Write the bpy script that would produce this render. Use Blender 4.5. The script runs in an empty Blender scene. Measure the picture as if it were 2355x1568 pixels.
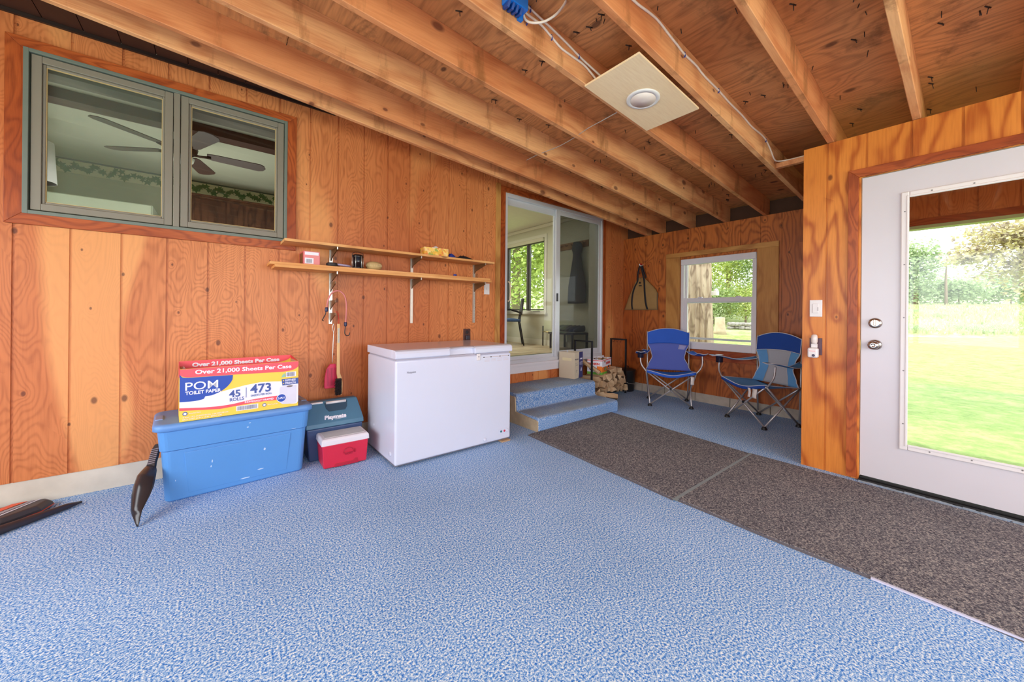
import bpy, math, random
from mathutils import Vector, Matrix
PI = math.pi
R = random.Random(7)
C = bpy.context.scene.collection
SC = bpy.context.scene

# ------------------------------------------------------------------ camera
F_PX, TH, ROLL, CX, CY = 851.82, 0.8887, 0.00926, 1189.2, 720.67
CAMH = 1.0837
cam_d = bpy.data.cameras.new('camera')
cam = bpy.data.objects.new('camera', cam_d); C.objects.link(cam); SC.camera = cam
fw = Vector((math.cos(TH), math.sin(TH), 0)); rt = Vector((math.sin(TH), -math.cos(TH), 0)); up = Vector((0, 0, 1))
r2 = rt*math.cos(ROLL) + up*math.sin(ROLL); u2 = -rt*math.sin(ROLL) + up*math.cos(ROLL)
cam.matrix_world = Matrix(((r2.x, u2.x, -fw.x, 0), (r2.y, u2.y, -fw.y, 0), (r2.z, u2.z, -fw.z, CAMH), (0, 0, 0, 1)))
cam_d.sensor_width = 36; cam_d.lens = F_PX/2355*36
cam_d.shift_x = -(CX-1177.5)/2355; cam_d.shift_y = -(784-CY)/2355
cam_d.clip_start = .02; cam_d.clip_end = 400

# ------------------------------------------------------------------ world, sun, portals, added fill lights
W = bpy.data.worlds.new('world'); SC.world = W; W.use_nodes = True
bg = W.node_tree.nodes['Background']; bg.inputs[0].default_value = (.94, .97, 1, 1); bg.inputs[1].default_value = 3.0
def light(name, kind, loc, direction, energy, color=(1, 1, 1), size=(1, 1), portal=False):
    l = bpy.data.lights.new(name, kind); l.energy = energy; l.color = color
    if kind == 'AREA':
        l.shape = 'RECTANGLE'; l.size, l.size_y = size
        if portal: l.cycles.is_portal = True
    o = bpy.data.objects.new(name, l); C.objects.link(o); o.location = loc
    o.rotation_euler = Vector(direction).to_track_quat('-Z', 'Y').to_euler(); return o
sun = light('sun', 'SUN', (0, 0, 30), (.25, -.35, -.9), 4.5, (1, .97, .9)); sun.data.angle = math.radians(4)
light('fill_back_window', 'AREA', (-2.36, .6, 1.35), (1, .0, -.30), 82, (.92, .96, 1), (4.2, 1.5))  # area light added at the unseen back window, stronger than the sky
light('fill_near_window', 'AREA', (.9, -2.26, 1.35), (0, 1, -.30), 82, (.92, .96, 1), (4.4, 1.5))  # second added fill, at the unseen window in the near wall
light('portal_door', 'AREA', (3.50, .0, 1.06), (-1, 0, 0), 1, size=(.6, 1.62), portal=True)
light('portal_alcove_window', 'AREA', (4.83, 1.97, 1.24), (-1, 0, 0), 1, size=(.9, 1.14), portal=True)
light('portal_dining_window', 'AREA', (4.88, 6.0, 1.82), (-1, 0, 0), 1, size=(1.9, 1.36), portal=True)
light('kitchen_fill', 'AREA', (-.6, 5.3, 1.5), (0, .1, 1), 22, (1, .98, .9), (2.4, 1.6))  # added upward fill kept below the line of sight, no lamp there
light('dining_fill', 'AREA', (2.8, 5.6, 2.70), (0, 0, -1), 42, (1, .97, .9), (1.4, 1.6))  # added ceiling fill out of view, stands for no fixture
SC.view_settings.view_transform = 'Standard'; SC.view_settings.look = 'None'
SC.view_settings.exposure = 0.2; SC.view_settings.gamma = 1; SC.view_settings.use_curve_mapping = False

# ------------------------------------------------------------------ helpers
def lin(c): return tuple(((v/255)/12.92 if v/255 <= .04045 else ((v/255+.055)/1.055)**2.4) for v in c) + (1,)
MATS = {}
def node_mat(name):
    m = bpy.data.materials.new(name); m.use_nodes = True
    return m, m.node_tree, m.node_tree.nodes, m.node_tree.links, m.node_tree.nodes['Principled BSDF']
def plain(name, rgb, rough=.5, metal=0, noise=.06, nscale=12, spec=.5, bump=0, **kw):
    if name in MATS: return MATS[name]
    m, nt, N, L, P = node_mat(name)
    P.inputs['Roughness'].default_value = rough; P.inputs['Metallic'].default_value = metal
    P.inputs['Specular IOR Level'].default_value = spec
    tc = N.new('ShaderNodeTexCoord'); nz = N.new('ShaderNodeTexNoise'); nz.inputs['Scale'].default_value = nscale; nz.inputs['Detail'].default_value = 4
    L.new(tc.outputs['Object'], nz.inputs['Vector'])
    mx = N.new('ShaderNodeMix'); mx.data_type = 'RGBA'
    c = lin(rgb); a = tuple(v*(1-noise) for v in c[:3])+(1,); b = tuple(min(1, v*(1+noise)) for v in c[:3])+(1,)
    mx.inputs[6].default_value = a; mx.inputs[7].default_value = b
    L.new(nz.outputs['Fac'], mx.inputs[0]); L.new(mx.outputs[2], P.inputs['Base Color'])
    if bump:
        bp = N.new('ShaderNodeBump'); bp.inputs['Strength'].default_value = bump; bp.inputs['Distance'].default_value = .003
        L.new(nz.outputs['Fac'], bp.inputs['Height']); L.new(bp.outputs[0], P.inputs['Normal'])
    for k, v in kw.items(): P.inputs[k].default_value = v
    MATS[name] = m; return m
def math_node(N, op, a=None, b=None, L=None):
    n = N.new('ShaderNodeMath'); n.operation = op
    for i, v in enumerate((a, b)):
        if v is None: continue
        if isinstance(v, (int, float)): n.inputs[i].default_value = v
        else: L.new(v, n.inputs[i])
    return n.outputs[0]
def wood(name, light_c, mid_c, dark_c, grain='z', scale=1.0, rings=34, knots=True, rough=.5, stretch=6, spec=.35, stain=None, knot_r=.05, patch=None, seed=0, ringmix=.75, kscale=4.2, plane='xz', nsc=2.6, kdens=.6):
    m, nt, N, L, P = node_mat(name)
    tc = N.new('ShaderNodeTexCoord'); oi = N.new('ShaderNodeObjectInfo')
    rv = N.new('ShaderNodeVectorMath'); rv.operation = 'SCALE'; rv.inputs[0].default_value = (7, 11, 5); L.new(oi.outputs['Random'], rv.inputs['Scale'])
    ad = N.new('ShaderNodeVectorMath'); ad.operation = 'ADD'; L.new(tc.outputs['Object'], ad.inputs[0]); L.new(rv.outputs[0], ad.inputs[1])
    ad2 = N.new('ShaderNodeVectorMath'); ad2.operation = 'ADD'; L.new(ad.outputs[0], ad2.inputs[0]); ad2.inputs[1].default_value = (seed*3.1, seed*1.7, seed*2.3)
    mp = N.new('ShaderNodeMapping'); L.new(ad2.outputs[0], mp.inputs[0])
    g = {'x': 0, 'y': 1, 'z': 2}[grain]
    s = [scale]*3; s[g] = scale/3.2; mp.inputs['Scale'].default_value = s
    n1 = N.new('ShaderNodeTexNoise'); n1.inputs['Scale'].default_value = nsc; n1.inputs['Detail'].default_value = 2.5; n1.inputs['Roughness'].default_value = .45; n1.inputs['Distortion'].default_value = .35
    L.new(mp.outputs[0], n1.inputs['Vector'])
    # knots
    sx = N.new('ShaderNodeSeparateXYZ'); L.new(ad2.outputs[0], sx.inputs[0]); cb_ = N.new('ShaderNodeCombineXYZ')
    for i_, ax in enumerate(plane): L.new(math_node(N, 'MULTIPLY', sx.outputs['xyz'.index(ax)], .62 if 'xyz'.index(ax) == g else 1.0, L), cb_.inputs[i_])
    vo = N.new('ShaderNodeTexVoronoi'); vo.voronoi_dimensions = '2D'; vo.inputs['Scale'].default_value = kscale; L.new(cb_.outputs[0], vo.inputs['Vector'])
    sc_ = N.new('ShaderNodeSeparateColor'); L.new(vo.outputs['Color'], sc_.inputs[0])
    # cells without a knot are pushed far away; the rest get a knot of their own size
    d = math_node(N, 'ADD', vo.outputs['Distance'], math_node(N, 'MULTIPLY', math_node(N, 'GREATER_THAN', sc_.outputs[0], kdens, L), 3.0, L), L)
    d = math_node(N, 'MULTIPLY', d, math_node(N, 'ADD', .6, math_node(N, 'MULTIPLY', sc_.outputs[1], 1.3, L), L), L)
    infl = math_node(N, 'MULTIPLY', math_node(N, 'POWER', 2.718, math_node(N, 'MULTIPLY', d, -7.0, L), L), .09 if knots else 0.0, L)
    val = math_node(N, 'ADD', n1.outputs['Fac'], infl, L)
    sn = math_node(N, 'SINE', math_node(N, 'MULTIPLY', val, float(rings)*2.2, L), None, L)
    r01 = math_node(N, 'POWER', math_node(N, 'MULTIPLY', math_node(N, 'ADD', sn, 1.0, L), .5, L), 2.2, L)
    st = N.new('ShaderNodeMapping'); L.new(ad2.outputs[0], st.inputs[0]); s2 = [90*scale]*3; s2[g] = 90*scale/stretch/2.5; st.inputs['Scale'].default_value = s2
    n2 = N.new('ShaderNodeTexNoise'); n2.inputs['Scale'].default_value = 1.0; n2.inputs['Detail'].default_value = 3; L.new(st.outputs[0], n2.inputs['Vector'])
    n3 = N.new('ShaderNodeTexNoise'); n3.inputs['Scale'].default_value = .9*scale; n3.inputs['Detail'].default_value = 2; L.new(mp.outputs[0], n3.inputs['Vector'])
    m1 = N.new('ShaderNodeMix'); m1.data_type = 'RGBA'; m1.inputs[6].default_value = lin(light_c); m1.inputs[7].default_value = lin(mid_c)
    rr = N.new('ShaderNodeMapRange'); rr.inputs[1].default_value = .38; rr.inputs[2].default_value = .62; L.new(n3.outputs['Fac'], rr.inputs[0]); L.new(rr.outputs[0], m1.inputs[0])
    m2 = N.new('ShaderNodeMix'); m2.data_type = 'RGBA'; m2.inputs[7].default_value = lin(dark_c); L.new(m1.outputs[2], m2.inputs[6])
    f = math_node(N, 'MULTIPLY', r01, ringmix, L)
    f2 = math_node(N, 'MULTIPLY', math_node(N, 'SUBTRACT', n2.outputs['Fac'], .42, L), .9, L)
    ft = N.new('ShaderNodeMath'); ft.operation = 'ADD'; ft.use_clamp = True; L.new(f, ft.inputs[0]); L.new(f2, ft.inputs[1])
    L.new(ft.outputs[0], m2.inputs[0])
    out = m2.outputs[2]
    if patch:
        m5 = N.new('ShaderNodeMix'); m5.data_type = 'RGBA'; m5.inputs[7].default_value = lin(patch); L.new(out, m5.inputs[6])
        n5 = N.new('ShaderNodeTexNoise'); n5.inputs['Scale'].default_value = 1.5; n5.inputs['Detail'].default_value = 1; L.new(mp.outputs[0], n5.inputs['Vector'])
        r5 = N.new('ShaderNodeMapRange'); r5.inputs[1].default_value = .60; r5.inputs[2].default_value = .63; r5.inputs[4].default_value = .6; L.new(n5.outputs['Fac'], r5.inputs[0]); L.new(r5.outputs[0], m5.inputs[0]); out = m5.outputs[2]
    if knots:
        kr = N.new('ShaderNodeMapRange'); kr.inputs[1].default_value = knot_r; kr.inputs[2].default_value = knot_r*1.9; kr.inputs[3].default_value = .72; kr.inputs[4].default_value = 0; L.new(d, kr.inputs[0])
        m3 = N.new('ShaderNodeMix'); m3.data_type = 'RGBA'; m3.inputs[7].default_value = lin((dark_c[0]*.48, dark_c[1]*.36, dark_c[2]*.6)); L.new(out, m3.inputs[6]); L.new(kr.outputs[0], m3.inputs[0]); out = m3.outputs[2]
    if stain:
        m6 = N.new('ShaderNodeMix'); m6.data_type = 'RGBA'; m6.inputs[7].default_value = lin(stain); L.new(out, m6.inputs[6])
        s6 = N.new('ShaderNodeMapping'); L.new(ad2.outputs[0], s6.inputs[0]); s6.inputs['Scale'].default_value = (5.5, 5.5, 1.6)
        n6 = N.new('ShaderNodeTexNoise'); n6.inputs['Scale'].default_value = 1.0; n6.inputs['Detail'].default_value = 6; n6.inputs['Roughness'].default_value = .65; L.new(s6.outputs[0], n6.inputs['Vector'])
        r6 = N.new('ShaderNodeMapRange'); r6.inputs[1].default_value = .56; r6.inputs[2].default_value = .70; r6.inputs[4].default_value = .75; L.new(n6.outputs['Fac'], r6.inputs[0]); L.new(r6.outputs[0], m6.inputs[0]); out = m6.outputs[2]
    L.new(out, P.inputs['Base Color']); P.inputs['Roughness'].default_value = rough; P.inputs['Specular IOR Level'].default_value = spec
    bp = N.new('ShaderNodeBump'); bp.inputs['Strength'].default_value = .15; bp.inputs['Distance'].default_value = .002; L.new(ft.outputs[0], bp.inputs['Height']); L.new(bp.outputs[0], P.inputs['Normal'])
    MATS[name] = m; return m
def speckle(name, cols, scale, rough=.95, bump=.6, worn=None, ribs=None):
    """carpet: fine noise between several yarn colours"""
    m, nt, N, L, P = node_mat(name)
    tc = N.new('ShaderNodeTexCoord'); nz = N.new('ShaderNodeTexNoise'); nz.inputs['Scale'].default_value = scale; nz.inputs['Detail'].default_value = 3; nz.inputs['Roughness'].default_value = .7
    L.new(tc.outputs['Object'], nz.inputs['Vector'])
    cr = N.new('ShaderNodeValToRGB'); e = cr.color_ramp.elements; n = len(cols)
    e[0].position = .36; e[0].color = lin(cols[0]); e[1].position = .64; e[1].color = lin(cols[-1])
    for i, c in enumerate(cols[1:-1]):
        q = e.new(.36+.28*(i+1)/(n-1)); q.color = lin(c)
    L.new(nz.outputs['Fac'], cr.inputs[0]); out = cr.outputs[0]
    n2 = N.new('ShaderNodeTexNoise'); n2.inputs['Scale'].default_value = 1.6; n2.inputs['Detail'].default_value = 5; L.new(tc.outputs['Object'], n2.inputs['Vector'])
    mx = N.new('ShaderNodeMix'); mx.data_type = 'RGBA'; mx.blend_type = 'MULTIPLY'; L.new(out, mx.inputs[6]); mx.inputs[7].default_value = (.80, .82, .84, 1)
    rr = N.new('ShaderNodeMapRange'); rr.inputs[1].default_value = .4; rr.inputs[2].default_value = .65; L.new(n2.outputs['Fac'], rr.inputs[0]); rr.inputs[3].default_value = 0; rr.inputs[4].default_value = .55; L.new(rr.outputs[0], mx.inputs[0]); out = mx.outputs[2]
    if worn:
        sep = N.new('ShaderNodeSeparateXYZ'); gm = N.new('ShaderNodeNewGeometry'); L.new(gm.outputs['Normal'], sep.inputs[0])
        n4 = N.new('ShaderNodeTexNoise'); n4.inputs['Scale'].default_value = 3.5; L.new(tc.outputs['Object'], n4.inputs['Vector'])
        up_ = N.new('ShaderNodeMapRange'); up_.inputs[1].default_value = .7; up_.inputs[2].default_value = .95; L.new(sep.outputs[2], up_.inputs[0])
        w = math_node(N, 'MULTIPLY', up_.outputs[0], math_node(N, 'MULTIPLY', n4.outputs['Fac'], 1.1, L), L)
        m4 = N.new('ShaderNodeMix'); m4.data_type = 'RGBA'; m4.inputs[7].default_value = lin(worn); L.new(out, m4.inputs[6]); L.new(w, m4.inputs[0]); out = m4.outputs[2]
    L.new(out, P.inputs['Base Color']); P.inputs['Roughness'].default_value = rough; P.inputs['Specular IOR Level'].default_value = .1
    h = nz.outputs['Fac']
    if ribs:
        wv = N.new('ShaderNodeTexWave'); wv.bands_direction = ribs[0]; wv.inputs['Scale'].default_value = ribs[1]; L.new(tc.outputs['Object'], wv.inputs['Vector'])
        h = math_node(N, 'ADD', h, math_node(N, 'MULTIPLY', wv.outputs['Fac'], .6, L), L)
    bp = N.new('ShaderNodeBump'); bp.inputs['Strength'].default_value = bump; bp.inputs['Distance'].default_value = .006; L.new(h, bp.inputs['Height']); L.new(bp.outputs[0], P.inputs['Normal'])
    MATS[name] = m; return m
def glass(name='window_glass', tint=(.98, 1, .99), refl=1.0):
    if name in MATS: return MATS[name]
    m = bpy.data.materials.new(name); m.use_nodes = True; nt = m.node_tree; N, L = nt.nodes, nt.links; N.clear()
    o = N.new('ShaderNodeOutputMaterial'); t = N.new('ShaderNodeBsdfTransparent'); g = N.new('ShaderNodeBsdfGlossy'); g.inputs['Roughness'].default_value = .02
    t.inputs[0].default_value = (*tint, 1); lw = N.new('ShaderNodeLayerWeight'); lw.inputs[0].default_value = .5; fr = math_node(N, 'ADD', .045, math_node(N, 'MULTIPLY', math_node(N, 'POWER', lw.outputs['Facing'], 4.0, L), .9, L), L)
    mx = N.new('ShaderNodeMixShader'); L.new(math_node(N, 'MULTIPLY', fr, refl, L), mx.inputs[0]); L.new(t.outputs[0], mx.inputs[1]); L.new(g.outputs[0], mx.inputs[2]); L.new(mx.outputs[0], o.inputs[0])
    MATS[name] = m; return m
def screen_mat(name, alpha, rgb):
    m = bpy.data.materials.new(name); m.use_nodes = True; nt = m.node_tree; N, L = nt.nodes, nt.links; N.clear()
    o = N.new('ShaderNodeOutputMaterial'); t = N.new('ShaderNodeBsdfTransparent'); g = N.new('ShaderNodeBsdfDiffuse'); g.inputs[0].default_value = lin(rgb)
    mx = N.new('ShaderNodeMixShader'); mx.inputs[0].default_value = alpha; L.new(t.outputs[0], mx.inputs[1]); L.new(g.outputs[0], mx.inputs[2]); L.new(mx.outputs[0], o.inputs[0])
    MATS[name] = m; return m

class MB:
    def __init__(s): s.v = []; s.f = []; s.sm = []
    def add(s, vs, fs, smooth=False):
        o = len(s.v); s.v += [tuple(p) for p in vs]; s.f += [tuple(i+o for i in f) for f in fs]; s.sm += [smooth]*len(fs); return s
    def box(s, lo, hi, M=None):
        x0, y0, z0 = lo; x1, y1, z1 = hi
        vs = [Vector(p) for p in ((x0, y0, z0), (x1, y0, z0), (x1, y1, z0), (x0, y1, z0), (x0, y0, z1), (x1, y0, z1), (x1, y1, z1), (x0, y1, z1))]
        if M: vs = [M @ p for p in vs]
        return s.add(vs, [(0, 3, 2, 1), (4, 5, 6, 7), (0, 1, 5, 4), (1, 2, 6, 5), (2, 3, 7, 6), (3, 0, 4, 7)])
    def prism(s, poly, a, b, axis='y', M=None, smooth=False):
        """extrude a 2D polygon between a and b along axis"""
        def P3(p, t): return {'x': (t, p[0], p[1]), 'y': (p[0], t, p[1]), 'z': (p[0], p[1], t)}[axis]
        n = len(poly); vs = [Vector(P3(p, a)) for p in poly]+[Vector(P3(p, b)) for p in poly]
        if M: vs = [M @ p for p in vs]
        fs = [tuple(range(n)), tuple(range(2*n-1, n-1, -1))]
        s.add(vs, fs); o = len(s.v)-2*n
        for i in range(n):
            j = (i+1) % n; s.f.append((o+i, o+n+i, o+n+j, o+j)); s.sm.append(smooth)
        return s
    def tube(s, pts, r, n=8, cap=True, rs=None):
        pts = [Vector(p) for p in pts]; rings = []; prev = None
        for i, p in enumerate(pts):
            t = (pts[min(i+1, len(pts)-1)]-pts[max(i-1, 0)]).normalized()
            if prev is None: a = t.orthogonal().normalized()
            else:
                a = (prev - t*prev.dot(t)); a = a.normalized() if a.length > 1e-6 else t.orthogonal().normalized()
            prev = a; b = t.cross(a); rr = rs[i] if rs else r
            rings.append([p+(a*math.cos(2*PI*k/n)+b*math.sin(2*PI*k/n))*rr for k in range(n)])
        vs = [q for rg in rings for q in rg]; fs = []
        for i in range(len(pts)-1):
            for k in range(n): fs.append((i*n+k, i*n+(k+1) % n, (i+1)*n+(k+1) % n, (i+1)*n+k))
        s.add(vs, fs, True)
        if cap:
            o = len(s.v)-len(vs); s.f += [tuple(o+k for k in range(n-1, -1, -1)), tuple(o+(len(pts)-1)*n+k for k in range(n))]; s.sm += [False, False]
        return s
    def lathe(s, prof, c=(0, 0, 0), n=20, M=None, axis='z'):
        vs = []; fs = []
        for r, z in prof:
            for k in range(n):
                a = 2*PI*k/n; p = (r*math.cos(a), r*math.sin(a), z)
                if axis == 'x': p = (z, p[0], p[1])
                if axis == 'y': p = (p[0], z, p[1])
                p = Vector(p)
                if M: p = M @ p
                vs.append(p+Vector(c))
        for i in range(len(prof)-1):
            for k in range(n): fs.append((i*n+k, i*n+(k+1) % n, (i+1)*n+(k+1) % n, (i+1)*n+k))
        s.add(vs, fs, True); o = len(s.v)-len(vs)
        s.f += [tuple(o+k for k in range(n-1, -1, -1)), tuple(o+(len(prof)-1)*n+k for k in range(n))]; s.sm += [False, False]
        return s
    def grid(s, fn, nu, nv, smooth=True):
        vs = [fn(i/nu, j/nv) for j in range(nv+1) for i in range(nu+1)]
        return s.add(vs, [(j*(nu+1)+i, j*(nu+1)+i+1, (j+1)*(nu+1)+i+1, (j+1)*(nu+1)+i) for j in range(nv) for i in range(nu)], smooth)
    def build(s, name, mat, parent=None, bevel=0, seg=2, solid=0, M=None, sub=0):
        me = bpy.data.meshes.new(name); me.from_pydata([tuple(v) for v in s.v], [], s.f); me.polygons.foreach_set('use_smooth', s.sm)
        me.materials.append(mat); me.update()
        o = bpy.data.objects.new(name, me); C.objects.link(o)
        if parent: o.parent = parent
        if M is not None: o.matrix_local = M
        if solid: md = o.modifiers.new('solid', 'SOLIDIFY'); md.thickness = solid; md.offset = 0
        if bevel: md = o.modifiers.new('bevel', 'BEVEL'); md.width = bevel; md.segments = seg; md.limit_method = 'ANGLE'; md.angle_limit = .6
        if sub: md = o.modifiers.new('sub', 'SUBSURF'); md.levels = sub; md.render_levels = sub
        return o
def fixn(o):
    import bmesh
    b = bmesh.new(); b.from_mesh(o.data); bmesh.ops.recalc_face_normals(b, faces=b.faces); b.to_mesh(o.data); b.free(); return o
def box(name, lo, hi, mat, parent=None, bevel=0, seg=2, M=None): return MB().box(lo, hi).build(name, mat, parent, bevel, seg, M=M)
def tag(o, label=None, cat=None, group=None, kind=None):
    if label: o['label'] = label
    if cat: o['category'] = cat
    if group: o['group'] = group
    if kind: o['kind'] = kind
    return o
def empty(name, loc=(0, 0, 0), rz=0):
    o = bpy.data.objects.new(name, None); o.empty_display_size = .1; C.objects.link(o); o.location = loc; o.rotation_euler = (0, 0, rz); return o
def thing(name, label, cat, loc=(0, 0, 0), rz=0, group=None): return tag(empty(name, loc, rz), label, cat, group)
def structure(o, label=None): return tag(o, label, None, None, 'structure')
def copy_tree(o, parent=None):
    c = o.copy(); C.objects.link(c)
    if parent: c.parent = parent
    for ch in list(o.children): copy_tree(ch, c)
    return c
_fonts = {}
def text(name, s, size, mat, M, parent=None, width=None, bold=0, extrude=.0004, shear=0, space=1):
    cu = bpy.data.curves.new(name, 'FONT'); cu.body = s; cu.size = size; cu.extrude = extrude; cu.offset = bold; cu.shear = shear; cu.space_character = space
    cu.resolution_u = 3
    t = bpy.data.objects.new(name, cu); C.objects.link(t); bpy.context.view_layer.update()
    me = bpy.data.meshes.new_from_object(t.evaluated_get(bpy.context.evaluated_depsgraph_get())); bpy.data.objects.remove(t)
    me.materials.clear(); me.materials.append(mat)
    xs = [v.co.x for v in me.vertices]; w = max(xs)-min(xs) if xs else 1
    if width:
        k = width/w
        for v in me.vertices: v.co.x = (v.co.x-min(xs))*k
    o = bpy.data.objects.new(name, me); C.objects.link(o); o.name = name
    if parent: o.parent = parent
    o.matrix_local = M; return o
def XZ(x, y, z, rot=0):
    "text matrix: reading along +x on a plane facing -y"
    return Matrix.Translation((x, y, z)) @ Matrix.Rotation(PI/2, 4, 'X') @ Matrix.Rotation(rot, 4, 'Z')
def poly_xz(name, pts, y, mat, parent, th=.0006):
    return fixn(MB().prism(pts, y-th, y, 'y').build(name, mat, parent))
def smooth_pts(pts, n=6):
    out = []; P = [Vector(p) for p in pts]
    for i in range(len(P)-1):
        a, b, c, d = P[max(i-1, 0)], P[i], P[i+1], P[min(i+2, len(P)-1)]
        for k in range(n):
            t = k/n; out.append(.5*((2*b)+(c-a)*t+(2*a-5*b+4*c-d)*t*t+(3*b-a-3*c+d)*t**3))
    out.append(P[-1]); return out

# ------------------------------------------------------------------ constants of the place
D = 3.286; XB = 4.698; XC = 3.331; YC = .788; SP = .2032; GA, GB, GC = -.858, 3.121, .652
XW, YW = -2.3, -2.2                                 # walls behind the camera
M_ = .0777
def jz(x): return 2.562-M_*x                        # underside of the joists
JD = .190
def rz_(x): return jz(x)+JD                         # underside of the roof boards

# ------------------------------------------------------------------ materials
wallA_m = wood('stained_plywood_long_wall', (222, 142, 86), (198, 114, 64), (150, 74, 36), 'z', 1.0, 150, True, .42, patch=(238, 170, 104), ringmix=.34, knot_r=.030, kscale=5.2, nsc=3.0, kdens=.62)
wallB_m = wood('stained_plywood_end_wall', (196, 112, 52), (160, 80, 34), (104, 46, 20), 'z', 1.0, 60, True, .4, knot_r=.035, seed=3, ringmix=.5, plane='yz', kscale=5, kdens=.6)
wallC_m = wood('stained_plywood_door_wall', (236, 152, 68), (216, 130, 52), (172, 84, 28), 'z', 1.2, 26, True, .38, seed=5, knot_r=.025, kscale=4, ringmix=.8, plane='yz', kdens=.35)
redtrim = wood('red_stained_trim', (186, 94, 44), (160, 72, 30), (116, 44, 18), 'z', 2.2, 40, False, .4, ringmix=.5)
redtrim_h = wood('red_stained_trim_level', (186, 94, 44), (160, 72, 30), (116, 44, 18), 'x', 2.2, 40, False, .4, ringmix=.5)
redtrim_y = wood('red_stained_trim_depthwise', (186, 94, 44), (160, 72, 30), (116, 44, 18), 'y', 2.2, 40, False, .4, ringmix=.5)
pine_z = wood('pale_pine_casing', (206, 152, 84), (186, 128, 64), (150, 92, 42), 'z', 1.6, 12, False, .5, ringmix=.55)
pine_y = wood('pale_pine_casing_level', (206, 152, 84), (186, 128, 64), (150, 92, 42), 'y', 1.6, 12, False, .5, ringmix=.55)
joist_m = wood('joist_pine', (238, 178, 124), (224, 148, 96), (184, 100, 56), 'x', 1.1, 16, True, .62, stain=(146, 92, 50), ringmix=.42, knot_r=.045, kscale=4.5, seed=9, kdens=.5)
sheath_m = wood('roof_plywood', (220, 148, 92), (188, 114, 64), (116, 66, 38), 'y', 1.0, 60, True, .7, stain=(120, 78, 48), ringmix=.3, knot_r=.06, kscale=4, seed=11, plane='xy', kdens=.4)
shelf_m = wood('shelf_pine', (240, 184, 118), (226, 160, 92), (190, 116, 60), 'x', 1.8, 9, True, .5, ringmix=.4, knot_r=.05, kscale=3, seed=2)
birch_m = wood('birch_plywood', (254, 226, 186), (248, 214, 170), (230, 188, 142), 'x', 1.3, 5, False, .6, ringmix=.4, seed=4)
log_m = wood('split_firewood', (220, 190, 152), (196, 162, 124), (156, 122, 92), 'y', 3, 8, False, .85, ringmix=.4, seed=1)
bark_m = plain('firewood_bark', (120, 92, 70), .95, noise=.5, nscale=30, bump=.8)
carpet_m = speckle('blue_speckled_carpet', [(34, 100, 192), (100, 156, 218), (188, 212, 234), (246, 250, 250)], 140, bump=.25)
stepcarpet_m = speckle('blue_stair_carpet', [(38, 100, 186), (88, 142, 206), (160, 188, 218), (226, 230, 232)], 170, worn=(150, 152, 150))
mat_m = speckle('charcoal_ribbed_mat', [(56, 54, 62), (102, 100, 108), (134, 130, 132), (190, 182, 172)], 140, ribs=('X', 45))
rubber = plain('black_rubber', (38, 38, 40), .6, noise=.15)
conc_m = plain('whitewashed_concrete', (206, 196, 180), .85, noise=.22, nscale=9, bump=.4)
block_m = plain('grey_block', (176, 164, 150), .9, noise=.25, nscale=14, bump=.5)
white_m = plain('white_enamel', (216, 219, 234), .16, noise=.01, spec=.5)
whiteplast = plain('white_plastic', (232, 226, 224), .4, noise=.02)
door_m = plain('white_painted_steel', (212, 207, 212), .35, noise=.03, nscale=5)
vinyl_m = plain('white_vinyl', (222, 218, 222), .35, noise=.03)
alu_m = plain('white_aluminium', (214, 216, 222), .3, noise=.03, metal=.2)
nickel = plain('brushed_nickel', (180, 172, 165), .25, metal=1, noise=.05)
graywin = plain('grey_green_painted_wood', (130, 124, 110), .45, noise=.05)
graywin2 = plain('blue_green_painted_edge', (108, 118, 108), .45, noise=.05)
blackmetal = plain('black_powder_coat', (22, 22, 26), .35, noise=.1)
darkplastic = plain('black_plastic', (34, 33, 38), .35, noise=.1)
cable_w = plain('white_cable_sheath', (232, 214, 200), .4, noise=.02)
staple_b = plain('blue_staple_plastic', (40, 60, 150), .4)
tote_m = plain('blue_tote_plastic', (88, 148, 212), .38, noise=.06, nscale=4)
totelid_m = plain('blue_tote_lid_plastic', (98, 146, 206), .42, noise=.07, nscale=5)
red_m = plain('red_plastic', (206, 36, 66), .35, noise=.03)
coolerw = plain('white_cooler_lid', (220, 214, 220), .4, noise=.03)
tealblue = plain('slate_blue_plastic', (74, 118, 144), .4, noise=.04)
navyplastic = plain('navy_plastic', (58, 78, 118), .4, noise=.05)
ink_w = plain('white_ink', (240, 238, 248), .5, noise=.01)
ink_blue = plain('blue_ink', (34, 74, 172), .45, noise=.05)
ink_navy = plain('navy_ink', (66, 88, 156), .45, noise=.03)
ink_red = plain('red_ink', (246, 84, 96), .45, noise=.02)
ink_yel = plain('yellow_ink', (250, 210, 74), .45, noise=.02)
ink_grey = plain('grey_ink', (120, 122, 136), .5)
cardb = plain('brown_cardboard', (186, 146, 104), .8, noise=.1)
steel = plain('galvanised_steel', (206, 204, 196), .3, metal=.7, noise=.06)
brownmetal = plain('brown_bracket_metal', (110, 78, 48), .4, metal=.3)
G = glass(refl=.5)

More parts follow.
